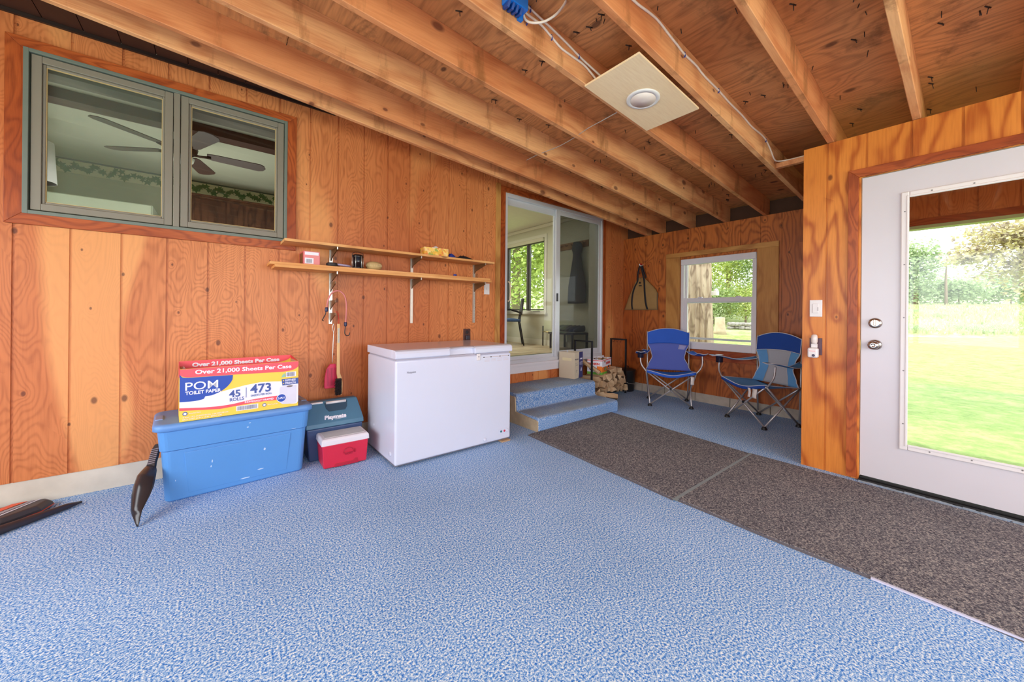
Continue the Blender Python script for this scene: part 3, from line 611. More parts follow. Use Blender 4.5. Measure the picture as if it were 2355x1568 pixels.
# gloves / cloth
def cloth(name, label, cat, c, rx, ry, h, mat, seed, rz=0):
    rr = random.Random(seed); ph = [rr.uniform(0, 6) for _ in range(6)]
    def fn(u, v):
        a = 2*PI*u; r = v*(1+.18*math.sin(3*a+ph[0])+.1*math.sin(5*a+ph[1])); x, y = rx*r*math.cos(a), ry*r*math.sin(a)
        z = h*(1-v**2.2)*(.7+.3*math.sin(3.1*a+4*v+ph[2])*math.sin(5*v+ph[3]))
        return (c[0]+x*math.cos(rz)-y*math.sin(rz), c[1]+x*math.sin(rz)+y*math.cos(rz), c[2]+max(.001, z))
    o = MB().grid(fn, 28, 8).build(name, mat); return tag(o, label, cat)
cloth('work_glove', 'blue glove beside the tissue box on the upper shelf', 'glove', (1.715, 3.105, T1), .055, .05, .045, plain('blue_fabric_dark', (30, 60, 160), .8), 3)
cloth('dark_cloth', 'crumpled black cloth lying right of the blue glove', 'cloth', (1.845, 3.105, T1), .10, .05, .042, plain('black_fabric', (30, 26, 30), .9), 5)
# ring on the last bracket
tag(MB().tube([(2.10+.010*math.cos(a), 3.25, 1.47+.02*math.sin(a)) for a in [2*PI*i/16 for i in range(17)]], .0022, 6, False).build('key_ring', brownmetal), 'thin wire ring hanging from the upper bracket nearest the door', 'ring')

# ------------------------------------------------------------------ things hung on the first standard
bc = thing('bungee_cord', 'pink bungee cord looped over a spare bracket', 'bungee cord')
pts = smooth_pts([(.668, 3.17, 1.115), (.672, 3.16, 1.17), (.695, 3.15, 1.225), (.73, 3.145, 1.248), (.765, 3.145, 1.24), (.795, 3.15, 1.20), (.806, 3.155, 1.13), (.806, 3.16, 1.055), (.803, 3.16, 1.00)])
MB().tube(pts, .0055).build('elastic_cord', plain('pink_cord', (216, 132, 128), .7, noise=.1, nscale=80), bc)
navyp = plain('navy_plastic_hook', (46, 50, 82), .4)
for (x, z, s) in ((.664, 1.10, 1), (.803, .985, 0)):
    MB().lathe([(.010, -.016), (.012, -.01), (.012, .012), (.009, .018)], (x, 3.165, z), 12).build('cord_end', navyp, bc)
MB().tube(smooth_pts([(.661, 3.165, 1.085), (.655, 3.165, 1.06), (.640, 3.165, 1.03), (.636, 3.167, 1.02), (.645, 3.17, 1.012)]), .0035, 8).build('wire_hook', blackmetal, bc)
MB().tube(smooth_pts([(.803, 3.165, .97), (.798, 3.165, .93), (.800, 3.165, .905), (.815, 3.165, .893), (.832, 3.165, .90), (.836, 3.165, .918)]), .0032, 8).build('wire_hook', blackmetal, bc)
br = thing('scrub_brush', 'long wooden handled brush with black bristles hanging by a red string', 'brush')
fixn(MB().prism([(.739, .99), (.759, .99), (.760, .70), (.762, .60), (.775, .565), (.782, .52), (.781, .45), (.775, .428), (.760, .428), (.752, .45), (.748, .53), (.736, .60), (.738, .70)], 3.145, 3.162, 'y').build('wooden_handle', plain('beech', (222, 176, 118), .5, noise=.08), br, bevel=.004))
b = MB()
for i in range(9):
    for j in range(18):
        x = .728+i*.0045; z = .44+j*.0065; b.tube([(x+.012, 3.148, z), (x-.01+R.uniform(-.004, .004), 3.118+R.uniform(-.004, .004), z-.004+R.uniform(-.003, .003))], .0022, 4)
b.build('bristles', plain('black_bristle', (34, 22, 24), .8), br)
box('bristle_pad', (.728, 3.138, .435), (.772, 3.150, .560), plain('dark_pad', (44, 30, 28), .8), br, .004)
box('paper_label', (.741, 3.1435, .84), (.754, 3.1448, .955), plain('grey_label', (186, 182, 170), .6, noise=.2, nscale=90), br)
MB().tube(smooth_pts([(.748, 3.153, .988), (.744, 3.14, 1.02), (.742, 3.125, 1.06), (.735, 3.12, 1.082), (.722, 3.125, 1.086), (.738, 3.13, 1.06), (.750, 3.14, 1.02), (.750, 3.15, .985)]), .0016, 5).build('hanging_string', plain('red_string', (200, 50, 40), .8), br)
fs = thing('fly_swatter', 'pink fly swatter hanging behind the wooden brush', 'fly swatter')
b = MB(); b.tube(smooth_pts([(.722, 3.20, .99), (.716, 3.20, .95), (.724, 3.20, .91), (.722, 3.20, .8), (.716, 3.20, .68)]), .002, 6).tube(smooth_pts([(.722, 3.20, .99), (.73, 3.20, .95), (.724, 3.20, .91), (.719, 3.20, .8), (.716, 3.20, .68)]), .002, 6)
b.build('wire_handle', steel, fs)
pink = plain('pink_plastic', (224, 50, 92), .4)
out = [(.700, .668), (.738, .668), (.750, .62), (.752, .49), (.745, .482), (.668, .482), (.662, .49), (.664, .56), (.676, .63)]
b = MB(); b.prism(out, 3.200, 3.2025, 'y'); fixn(b.build('swatter_blade', pink, fs)); b = MB()
for x in (.680, .690, .700, .710, .720, .730, .740): b.box((x, 3.1975, .50), (x+.003, 3.200, .64))
b.build('blade_ribs', plain('dark_pink_rib', (176, 40, 72), .4), fs)
b = MB(); b.tube([(p[0], 3.2, p[1]) for p in out+[out[0]]], .003, 6); b.build('blade_rim', pink, fs)

# wall plates
s_ = thing('light_switch', 'white light switch plate on the long wall beside the sliding door', 'light switch', (2.245, D, 1.343))
box('switch_plate', (-.034, -.006, -.058), (.034, 0, .058), whiteplast, s_, .002); box('toggle', (-.006, -.016, -.012), (.006, -.006, .016), whiteplast, s_, .002)
s_ = thing('power_outlet', 'brown outlet plate on the long wall above the freezer', 'outlet', (2.003, D, .862))
box('outlet_plate', (-.042, -.005, -.06), (.042, 0, .06), plain('brown_plate', (84, 48, 40), .4), s_, .002)
for z in (-.025, .025): MB().lathe([(.018, 0), (.018, -.003), (.014, -.003)], (0, -.005, z), 16, axis='y').build('socket', plain('dark_socket', (46, 34, 38), .4), s_)
box('plug', (-.022, -.030, -.05), (.02, -.008, -.008), plain('dark_plug', (58, 56, 66), .4), s_, .004)
s_ = thing('light_switch', 'white rocker switch plate on the door wall', 'light switch', (XC, .709, 1.140))
box('switch_plate', (-.006, -.036, -.060), (0, .036, .060), whiteplast, s_, .003); box('rocker', (-.011, -.018, -.034), (-.006, .018, .034), whiteplast, s_, .003)
box('dimmer_slider', (-.013, -.016, -.018), (-.009, -.010, .008), plain('grey_slider', (190, 184, 186), .4), s_, .001)
s_ = thing('power_outlet', 'brown outlet plate on the door wall, behind the plug-in devices', 'outlet', (XC, .708, .868))
box('outlet_plate', (-.005, -.036, -.060), (0, .036, .060), plain('purple_brown_plate', (82, 46, 60), .4), s_, .002)
s_ = thing('night_light', 'clear plug-in night light above the white plug-in device', 'night light', (XC-.005, .712, .882))
box('light_base', (-.028, -.017, -.022), (0, .017, .006), whiteplast, s_, .003)
MB().lathe([(.015, .004), (.019, .02), (.020, .045), (.017, .065), (.010, .072)], (-.018, 0, 0), 20).build('clear_cover', plain('clear_plastic', (226, 214, 206), .2, noise=.04), s_)
s_ = thing('plug_in_device', 'white plug-in pest repeller below the night light', 'plug-in device', (XC-.005, .717, .825))
box('device_body', (-.045, -.030, -.036), (0, .030, .034), whiteplast, s_, .012, 4)
MB().lathe([(.009, 0), (.009, -.003), (.006, -.003)], (-.045, -.006, -.018), 16, axis='x').build('speaker_dot', plain('dark_dot', (70, 64, 90), .4), s_)
box('brand_mark', (-.0465, -.016, .008), (-.045, .020, .015), plain('pink_print2', (240, 190, 190), .5), s_)

# ------------------------------------------------------------------ chest freezer
f = thing('chest_freezer', 'white chest freezer standing against the long wall', 'freezer', (.958, 2.498, 0), 0)
FW, FD = 1.008, .60
box('freezer_body', (0, 0, .022), (FW, FD, .748), white_m, f, .014, 4)
box('lid_gasket', (.012, .012, .748), (FW-.012, FD-.012, .760), plain('grey_gasket', (176, 170, 180), .5), f)
b = MB(); pr = [(-.004, .760), (-.012, .766), (-.012, .795), (-.004, .812), (.016, .820), (.060, .820), (.060, .760)]
b.box((-.004, .058, .760), (FW+.004, FD, .820))
b.prism(pr, -.004, .415, 'x'); b.prism(pr, .640, FW+.004, 'x')
b.prism([(.020, .760), (.026, .805), (.045, .819), (.060, .820), (.060, .760)], .415, .640, 'x')
lid = fixn(b.build('freezer_lid', white_m, f, bevel=.004, seg=3))
def hf(u, v):
    x = .415+.225*u; bow = math.sin(PI*u)
    z = .8195-.004*v-(.010*bow if v > .5 else 0); y = -.004+.020*(1-v)+.018*bow*(1 if v > .5 else .4)
    return (x, y, z)
MB().grid(lambda u, v: (.415+.225*u, -.010+.03*math.sin(PI*u)**.7+.03*v, .817-.010*(1-v)+.002*v), 16, 3).build('handle_recess', white_m, lid, solid=.004)
lk = box('lock_plate', (.655, -.010, .705), (.690, .0, .758), whiteplast, f, .006, 3)
MB().lathe([(.004, 0), (.004, -.003)], (.672, -.010, .735), 10, axis='y').build('key_hole', plain('dark_hole', (70, 66, 74), .4), lk)
for a, w_ in ((.722, .014), (.79, .016), (.885, .010), (.975, .010)): box('label_mark', (a, -.0012, .722), (a+w_, 0, .729), plain('dark_print', (60, 52, 56), .5), f)
box('printed_label', (.722, -.0008, .7235), (.985, .0003, .7275), plain('tan_print', (196, 178, 170), .5), f)
b = MB()
for z in (.69, .70, .71):
    for x in (.735, .80, .862, .925): b.box((x, -.0008, z), (x+.05, .0002, z+.0018))
b.build('fine_print', plain('faint_print', (206, 190, 190), .5), f)
text('brand_lettering', 'Hotpoint', .022, plain('grey_lettering', (96, 96, 112), .4), XZ(.082, -.0008, .655), f, width=.066)
cp = box('control_panel', (.885, -.004, .068), (.992, 0, .112), white_m, f, .002)
for x, c_ in ((.905, (30, 110, 120)), (.940, (214, 60, 90))): MB().lathe([(.009, 0), (.009, -.003), (.006, -.004)], (x, -.004, .092), 14, axis='y').build('indicator', plain('ind%d' % c_[0], c_, .3), cp)
MB().lathe([(.013, 0), (.013, -.004), (.010, -.006)], (.972, -.004, .090), 20, axis='y').build('temperature_dial', white_m, cp)
MB().lathe([(.015, 0), (.015, -.003), (.012, -.006), (.004, -.006)], (.745, 0, .055), 20, axis='y').build('drain_plug', white_m, f)
MB().lathe([(.018, 0), (.018, -.003), (.014, -.006), (.004, -.006)], (0, .085, .085), 20, axis='x').build('drain_plug', white_m, f)
MB().lathe([(.010, 0), (.010, -.003)], (0, .44, .21), 20, axis='x').build('side_cap', white_m, f)
for x in (.05, FW-.05):
    for y in (.06, FD-.06): MB().lathe([(.018, 0.001), (.018, .022)], (x, y, 0), 12).build('foot', darkplastic, f)
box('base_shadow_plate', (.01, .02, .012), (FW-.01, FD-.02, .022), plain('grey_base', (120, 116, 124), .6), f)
tag(box('wood_shim', (1.865, 2.482, 0), (1.955, 2.545, .011), log_m), 'small wooden shim under the right front corner of the freezer', 'shim')

# ------------------------------------------------------------------ blue storage tote
tr = .062
t = thing('storage_tote', 'large blue plastic storage tote holding up the toilet paper case', 'tote', (.116, 3.038, 0), tr)
def rrect(hx, hy, r, n=5):
    o = []
    for cx, cy, a0 in ((hx-r, hy-r, 0), (-hx+r, hy-r, PI/2), (-hx+r, -hy+r, PI), (hx-r, -hy+r, 1.5*PI)):
        for i in range(n+1): a = a0+PI/2*i/n; o.append((cx+r*math.cos(a), cy+r*math.sin(a)))
    return o
def loft(mb, secs, smooth=True, cap=True):
    n = len(secs[0]); vs = [p for s in secs for p in s]; fs = []
    for i in range(len(secs)-1):
        for k in range(n): fs.append((i*n+k, i*n+(k+1) % n, (i+1)*n+(k+1) % n, (i+1)*n+k))
    mb.add(vs, fs, smooth)
    if cap:
        o = len(mb.v)-len(vs); mb.f += [tuple(o+k for k in range(n-1, -1, -1)), tuple(o+(len(secs)-1)*n+k for k in range(n))]; mb.sm += [False, False]
    return mb
def sec(hx, hy, r, z, n=5): return [(x, y, z) for x, y in rrect(hx, hy, r, n)]
b = MB(); loft(b, [sec(.335, .165, .03, 0), sec(.345, .172, .035, .008), sec(.362, .182, .04, .29)], False)
loft(b, [sec(.367, .187, .04, .292), sec(.369, .189, .04, .296), sec(.378, .195, .04, .41)], False); b.build('tote_body', tote_m, t, bevel=.003)
b = MB(); 
b.add([(-.25, -.170, .04), (.25, -.170, .04), (.262, -.182, .285), (-.262, -.182, .285)], [(0, 1, 2, 3)])
b = MB(); b.prism([(-.245, .03), (.245, .03), (.265, .272), (-.265, .272)], -.1835, -.160, 'y'); 
for i, v in enumerate(b.v):
    y = v[1]
    if y < -.17: b.v[i] = (v[0], -.1700-.0135*(v[2]-.03)/.24-.0035, v[2])
fixn(b.build('raised_front_panel', tote_m, t, bevel=.003))
b = MB(); loft(b, [sec(.385, .200, .05, .405), sec(.397, .208, .05, .412), sec(.397, .208, .05, .438), sec(.388, .200, .05, .447), sec(.370, .185, .045, .4485), sec(.350, .165, .04, .4465)], True)
lid = b.build('tote_lid', totelid_m, t)
lb = MB()
for k in range(3): lb.box((-.24+.17*k, -.08, .4465), (-.12+.17*k, .08, .4500))
lb.build('lid_ribs', totelid_m, lid, bevel=.002)
for sx in (-1, 1): box('lid_latch', (sx*.372-.018, -.055, .438), (sx*.372+.018, .055, .4525), plain('grey_blue_latch', (128, 150, 196), .4), lid, .005)
b = MB()
for x, z, w_, h_ in ((.12, .20, .012, .018), (-.14, .19, .006, .02), (-.145, .16, .006, .014), (.02, .04, .05, .008), (.10, .075, .035, .008), (.04, .385, .012, .006), (.03, .36, .012, .008), (.28, .30, .03, .003), (-.30, .12, .004, .01)):
    y = -.165-.023*z/.29-(.008 if z < .29 else .013); yy = -.1705-.0135*(z-.03)/.24-.0042 if .03 < z < .27 and abs(x) < .24 else -.1735-.0105*z/.29-.0012
    if z >= .292: yy = -.1885-.007*(z-.29)/.12-.0012
    b = MB(); b.add([(x-w_/2, yy, z), (x-w_*.2, yy, z-h_/2), (x+w_*.4, yy, z-h_*.3), (x+w_/2, yy, z+h_*.2), (x, yy, z+h_/2)], [(0, 1, 2, 3, 4)]); b.build('paint_mark', plain('dried_white_paint', (190, 214, 240), .6), t)

# ------------------------------------------------------------------ printed case on the tote
ba = .075
c = thing('toilet_paper_case', 'open red, yellow and blue toilet paper case standing on the blue tote', 'cardboard box', (-.158, 2.823, .4505), ba)
BW, BH, BD = .592, .300, .205
b = MB()
b.box((0, 0, 0), (BW, .003, BH-.001)); b.box((0, BD-.003, 0), (BW, BD, BH+.024)); b.box((0, .003, 0), (.003, BD-.003, BH)); b.box((BW-.003, .003, 0), (BW, BD-.003, BH)); b.box((.003, .003, 0), (BW-.003, BD-.003, .003))
b.build('carton', ink_yel, c)
box('inner_lining', (.0035, .0035, .0035), (BW-.0035, BD-.0035, .010), cardb, c)
box('side_lining', (BW-.0045, .004, .02), (BW-.0032, BD-.004, BH-.001), cardb, c)
# back panel printed face seen inside above the front edge
def arc(p0, p1, p2, n=10): return [((1-t_)**2*p0[0]+2*t_*(1-t_)*p1[0]+t_*t_*p2[0], (1-t_)**2*p0[1]+2*t_*(1-t_)*p1[1]+t_*t_*p2[1]) for t_ in [i/n for i in range(n+1)]]
def front_print(y, par):
    B_ = lambda pts: [(x, BH-z) for x, z in pts]
    red = B_([(0, .002), (0, .014)]+arc((0, .030), (.008, .048), (.045, .050))+[(.26, .056), (.42, .062)]+arc((.50, .064), (BW-.010, .062), (BW, .032))+[(BW, .002)])
    blue = B_([(0, .030)]+arc((.01, .046), (.02, .051), (.045, .052), 5)+[(.240, .057)]+arc((.238, .085), (.215, .140), (.155, .162), 8)+arc((.14, .167), (.125, .168), (.112, .168), 4)+arc((.106, .182), (.085, .190), (.045, .189), 6)+[(0, .186)])
    white = B_([(0, .180)]+[(.05, .184), (.112, .165), (.155, .158)]+arc((.19, .150), (.24, .140), (.30, .128), 8)+arc((.38, .118), (.48, .122), (BW, .138), 8)+[(BW, .27)]+arc((BW-.01, .284), (BW-.06, .284), (BW-.10, .262), 6)+arc((.46, .222), (.38, .222), (.28, .236), 8)+arc((.2, .242), (.1, .236), (0, .222), 8))
    stripe = B_([(0, .220)]+arc((.1, .232), (.18, .240), (.25, .233), 8)+arc((.33, .222), (.40, .217), (.485, .217), 8)+[(.485, .245)]+arc((.40, .242), (.33, .243), (.25, .249), 8)+arc((.18, .254), (.1, .246), (0, .235), 8))
    poly_xz('white_swoosh', white, y-.0002, ink_w, par); poly_xz('blue_emblem', blue, y-.0006, ink_blue, par)
    poly_xz('red_stripe', stripe, y-.0006, ink_red, par); poly_xz('red_band', red, y-.0012, ink_red, par)
front_print(-.0002, c)
F = -.0022
text('band_lettering', 'Over 21,000 Sheets Per Case', .034, ink_w, XZ(.066, F, BH-.034, -.018), c, width=.485, bold=.0009)
text('emblem_lettering', 'POM', .066, ink_w, XZ(.024, F, BH-.124), c, width=.146, bold=.0003)
text('emblem_small_lettering', 'TOILET PAPER', .027, ink_w, XZ(.024, F, BH-.149), c, width=.160, bold=.0007)
text('number_lettering', '45', .058, ink_navy, XZ(.222, F, BH-.192, .02), c, width=.056, bold=.0013)
text('small_lettering', 'ROLLS', .028, ink_navy, XZ(.226, F, BH-.217, .02), c, width=.070, bold=.0004)
text('number_lettering', '473', .076, ink_navy, XZ(.327, F, BH-.182, .01), c, width=.110, bold=.0018)
text('small_lettering', 'SHEETS PER ROLL', .017, ink_navy, XZ(.330, F, BH-.203, .02), c, width=.112, bold=.0002)
box('divider_line', (.305, F-.0004, BH-.204), (.3075, F, BH-.142), ink_navy, c)
text('stripe_lettering', 'INDIVIDUALLY WRAPPED', .0155, ink_w, XZ(.300, F, BH-.2375), c, width=.152, bold=.0004)
MB().lathe([(.0275, 0), (.0275, -.0008)], (.495, F, BH-.235), 24, axis='y').build('ring_mark', ink_w, c)
MB().lathe([(.0245, 0), (.0245, -.0006)], (.495, F-.0010, BH-.235), 24, axis='y').build('blue_disc', ink_blue, c)
text('disc_lettering', '2-PLY', .017, ink_w, XZ(.476, F-.0022, BH-.241), c, width=.039, bold=.0004)
poly_xz('blue_tag', [(.495, BH-.112), (BW, BH-.112), (BW, BH-.152), (.500, BH-.155)], F+.0005, ink_navy, c)
text('tag_lettering', 'SOFTNESS', .018, ink_w, XZ(.514, F-.0004, BH-.129), c, width=.062, bold=.0004); text('tag_lettering', 'STRENGTH', .018, ink_w, XZ(.514, F-.0004, BH-.148), c, width=.062, bold=.0004)
MB().lathe([(.0035, 0), (.0035, -.0008)], (.506, F-.0003, BH-.123), 10, axis='y').build('tag_dot', ink_yel, c); MB().lathe([(.0035, 0), (.0035, -.0008)], (.506, F-.0003, BH-.142), 10, axis='y').build('tag_dot', ink_yel, c)
roll = [(p_[0], BH-p_[1]) for p_ in [(.485, .262), (.485, .172)]+arc((.49, .162), (.54, .154), (.582, .160), 6)+[(.582, .272)]+arc((.575, .280), (.54, .282), (.50, .276), 6)]
poly_xz('roll_picture', roll, F+.0012, plain('pale_print', (222, 218, 232), .5), c)
poly_xz('roll_core_picture', [(.542+.018*math.cos(a), BH-.164+.0055*math.sin(a)) for a in [2*PI*i/16 for i in range(16)]], F+.0004, plain('taupe_print', (120, 108, 106), .5), c)
def barcode(x0, x1, z0, z1, par, y=F):
    box('barcode_label', (x0-.004, y-.0002, z0-.003), (x1+.004, y+.0006, z1+.003), ink_w, par); b = MB(); x = x0
    while x < x1-.003: w_ = R.choice((.0011, .0018, .0028)); b.box((x, y-.0006, z0), (x+w_, y-.0003, z1)); x += w_+R.choice((.001, .0018))
    b.build('barcode', ink_grey, par)
barcode(.262, .365, BH-.278, BH-.254, c); barcode(.524, .574, BH-.098, BH-.072, c)
poly_xz('green_mark', [(.493, BH-.102), (.500, BH-.085), (.514, BH-.074), (.519, BH-.098)], F, plain('pale_green_print', (150, 196, 170), .5), c)
for x, z in ((.024, .256), (.402, .266)):
    MB().lathe([(.011, 0), (.011, -.0006)], (x, F+.001, BH-z), 18, axis='y').build('round_mark', ink_navy, c); MB().lathe([(.007, 0), (.007, -.0006)], (x, F+.0003, BH-z), 12, axis='y').build('round_mark', ink_w, c)
text('fine_lettering', '45 ROLLS - 2-PLY - 473 SHEETS PER ROLL - 21,285 SHEETS PER CASE', .010, ink_w, XZ(.014, F, BH-.280), c, width=.205)
text('fine_lettering', 'EACH SHEET 4.0 IN x 4.0 IN - SEPTIC SAFE', .010, ink_w, XZ(.014, F, BH-.292), c, width=.175)
text('fine_lettering', 'Recycled Fibers', .009, ink_w, XZ(.042, F, BH-.259), c, width=.05); text('fine_lettering', 'Please Recycle Box', .009, ink_w, XZ(.420, F, BH-.270), c, width=.055)
# back flap (printed, standing above the front)
k = empty('back_panel'); k.parent = c
bk = MB().box((0, BD-.0045, .0), (BW, BD-.0032, BH+.024)).build('back_panel_print', ink_yel, c); bpy.data.objects.remove(k)
redb = [(p_[0], p_[1]+.023) for p_ in [(0, BH+.001), (0, BH-.018)]+arc((0, BH-.028), (.008, BH-.050), (.045, BH-.052))+[(.40, BH-.050)]+arc((.48, BH-.049), (BW-.02, BH-.044), (BW-.004, BH-.015))+[(BW-.004, BH+.001)]]
poly_xz('red_band', redb, BD-.0050, ink_red, c); poly_xz('blue_emblem', [(0, BH-.010), (.24, BH-.026), (.24, BH-.16), (0, BH-.16)], BD-.0047, ink_blue, c)
text('band_lettering', 'Over 21,000 Sheets Per Case', .033, ink_w, XZ(.060, BD-.0062, BH-.013), c, width=.46, bold=.0015)
# side flap folded over at the left, red side at the right
b = MB().prism([(0, BH), (0, BH-.06), (.003, BH-.06), (.003, BH)], .004, BD-.004, 'x')
MB().add([(-.001, .0, BH+.0), (-.001, BD, BH+.024), (-.001, BD, BH-.07), (-.001, 0, BH-.05)], [(0, 1, 2, 3)]).build('red_side_print', ink_red, c)
MB().add([(.004, .0, BH-.03), (.034, .05, BH-.016), (.020, .10, BH+.003), (.004, .16, BH-.005)], [(0, 1, 2, 3)]).build('folded_corner', plain('pale_liner', (226, 196, 200), .7), c, solid=.002)
MB().add([(BW-.0032, .003, BH), (BW-.0032, BD-.003, BH+.024), (BW-.0032, BD-.003, BH-.035), (BW-.0032, .003, BH-.035)], [(0, 1, 2, 3)]).build('red_inner_edge', plain('deep_red_ink', (206, 52, 56), .5), c, solid=.0015)

# ------------------------------------------------------------------ coolers
p = thing('cooler', 'slate blue tent-top cooler behind the red cooler', 'cooler', (.505, 2.985, 0), 0)
PWd = .385
b = MB(); loft(b, [[(x, y, z) for x, y in ((.02, .01), (PWd-.02, .01), (PWd-.02, .255), (.02, .255))] for z in (0,)]+[[(0, 0, .235), (PWd, 0, .235), (PWd, .262, .235), (0, .262, .235)]], False)
b.build('cooler_body', navyplastic, p, bevel=.010, seg=3)
b = MB(); loft(b, [[(-.006, -.008, .237), (PWd+.006, -.008, .237), (PWd+.006, .270, .237), (-.006, .270, .237)], [(-.004, -.004, .268), (PWd+.004, -.004, .268), (PWd+.004, .266, .268), (-.004, .266, .268)], [(.018, .095, .405), (PWd-.018, .095, .405), (PWd-.018, .170, .405), (.018, .170, .405)], [(.026, .105, .412), (PWd-.026, .105, .412), (PWd-.026, .160, .412), (.026, .160, .412)]], False)
lid = b.build('cooler_lid', tealblue, p, bevel=.006, seg=3)
# grip recess on the sloping face
def slope(x, z, off=0): 
    t_ = (z-.268)/(.405-.268); return (x, -.004+.099*t_-off, z)
rec = [(.130, .395), (.290, .395), (.285, .358), (.268, .338), (.155, .338), (.137, .358)]
MB().add([slope(x, z, .0015) for x, z in rec], [tuple(range(5, -1, -1))]).build('grip_recess', plain('dark_teal_recess', (44, 72, 92), .5), lid, solid=.002)
MB().tube([slope(.140, .396, .006), slope(.280, .396, .006)], .010, 10).build('carry_handle', whiteplast, lid)
MB().box((.015, .080, .396), (.12, .10, .408)).build('handle_edge', whiteplast, lid, bevel=.003)
ang = math.atan2(.099, .137)
text('brand_lettering', 'Playmate', .040, ink_w, Matrix.Translation((.118, -.004+.099*.17-.003, .291)) @ Matrix.Rotation(PI/2-ang, 4, 'X'), lid, width=.150, bold=.0018, shear=.1)
b = MB(); a0 = slope(.190, .285, .003); a1 = slope(.268, .288, .003); b.tube([a0, a1], .0015, 5); b.build('underline', ink_w, lid)

p = thing('cooler', 'small red cooler with a white lid beside the blue tote', 'cooler', (.564, 2.785, 0), -.02)
b = MB(); loft(b, [[(.018, .008, .004), (.288, .008, .004), (.288, .180, .004), (.018, .180, .004)], [(.012, .004, .012), (.294, .004, .012), (.294, .188, .012), (.012, .188, .012)], [(.002, 0, .165), (.304, 0, .165), (.304, .196, .165), (.002, .196, .165)]], False)
b.build('cooler_body', red_m, p, bevel=.012, seg=3)
fixn(MB().prism([(.075, .006), (.085, .028), (.20, .028), (.215, .040), (.23, .040), (.235, .006)], -.0005, .01, 'y').build('base_arch', plain('darker_red_plastic', (176, 28, 54), .35), p, bevel=.001))
b = MB(); loft(b, [[(-.004, -.006, .163), (.310, -.006, .163), (.310, .202, .163), (-.004, .202, .163)], [(-.002, -.004, .196), (.308, -.004, .196), (.308, .200, .196), (-.002, .200, .196)], [(.006, .006, .208), (.300, .006, .208), (.300, .192, .208), (.006, .192, .208)]], False)
lid = b.build('cooler_lid', coolerw, p, bevel=.004, seg=2)
box('lid_panel', (.022, .030, .2075), (.284, .178, .2105), plain('grey_lid_panel', (196, 196, 196), .5), lid, .004)
b = MB(); yy = -.0042
b.tube([(.170+.032*math.cos(a), yy+.004*0, .098+.028*math.sin(a)) for a in [-.25+(PI+.5)*i/16 for i in range(17)]], .0022, 6)
b.tube([(.142, yy+.0005, .092), (.200, yy+.0005, .092)], .0018, 5).tube([(.212, yy, .085), (.212, yy, .110)], .0022, 5)
b.build('embossed_emblem', plain('darker_red_emboss', (170, 26, 56), .3), p)
text('embossed_lettering', 'IGLOO', .016, plain('darker_red_emboss', (170, 26, 56), .3), XZ(.146, -.0035, .078), p, width=.050, bold=.0004)

# ------------------------------------------------------------------ folded snow shovel leaning on the tote
sh = thing('scoop_shovel', 'black plastic scoop leaning against the left end of the blue tote', 'shovel')
SK = [(-.297, 2.620, .003, .003, 0), (-.306, 2.665, .045, .022, .004), (-.308, 2.680, .062, .028, .01), (-.300, 2.740, .112, .047, .024), (-.293, 2.775, .146, .053, .032), (-.287, 2.820, .183, .050, .030), (-.279, 2.850, .202, .040, .02), (-.275, 2.880, .215, .026, .008)]
def scoop(u, v):
    t_ = v*(len(SK)-1); i = min(int(t_), len(SK)-2); q = t_-i; A_, B_ = SK[i], SK[i+1]; m_ = [A_[j]*(1-q)+B_[j]*q for j in range(5)]
    du = (u-.5)*2; w_ = Vector((.776, -.63, 0)); n_ = Vector((.50, .62, -.6)).normalized()
    return Vector(m_[:3])+w_*du*m_[3]-n_*m_[4]*(1-du*du)
MB().grid(scoop, 14, 28).build('scoop_blade', plain('dark_smoke_plastic', (44, 40, 42), .25, noise=.1), sh, solid=.004)
g0 = Vector((-.275, 2.880, .214)); g1 = Vector((-.257, 2.950, .305)); zz = (g1-g0).normalized(); xx = (Vector((.776, -.63, 0))-zz*zz.dot(Vector((.776, -.63, 0)))).normalized(); yy_ = zz.cross(xx)
GM = Matrix(((xx.x, yy_.x, zz.x, g0.x), (xx.y, yy_.y, zz.y, g0.y), (xx.z, yy_.z, zz.z, g0.z), (0, 0, 0, 1)))
fixn(MB().prism([(-.024, -.01), (.024, -.01), (.020, .02), (.019, .10), (.012, .125), (-.010, .125), (-.019, .10), (-.020, .02)], -.008, .008, 'y').build('ribbed_grip', plain('dark_smoke_plastic', (44, 40, 42), .25), sh, bevel=.003, M=GM))
for k in range(8): box('grip_rib', (-.019, -.0105, .012+.0115*k), (.019, -.007, .0165+.0115*k), plain('grey_rib', (128, 116, 126), .4), sh, .001, M=GM)
# electric yard tool lying at the left edge
yt = thing('garden_tool', 'flat black, orange and grey tool body lying by the curb at the left edge', 'tool', (-.80, 3.10, 0), .0)
def hull(s): return [(-.26*s, -.08*s), (-.02*s, -.10*s), (.09*s, .0), (.115*s, .085*s), (.10*s, .115*s), (.0, .125*s), (-.12*s, .09*s), (-.26*s, .075*s)]
b = MB(); loft(b, [[(x, y, z) for x, y in hull(s)] for s, z in ((.92, .002), (1.0, .012), (.98, .028), (.80, .050))], False)
b.build('tool_body', plain('charcoal_plastic', (64, 58, 60), .4), yt, bevel=.006)
b = MB(); loft(b, [[(x, y, z) for x, y in hull(s)] for s, z in ((1.004, .011), (1.004, .016))], False); b.build('orange_seam', plain('orange_plastic', (222, 84, 40), .4), yt)
org = plain('orange_plastic', (222, 84, 40), .4)
def top_strip(name, x0, x1, y0, y1, x2, x3, m, z=.0515): 
    return MB().add([(x0, y0, z), (x1, y0, z), (x3, y1, z), (x2, y1, z)], [(0, 1, 2, 3)]).build(name, m, yt, solid=.0015)
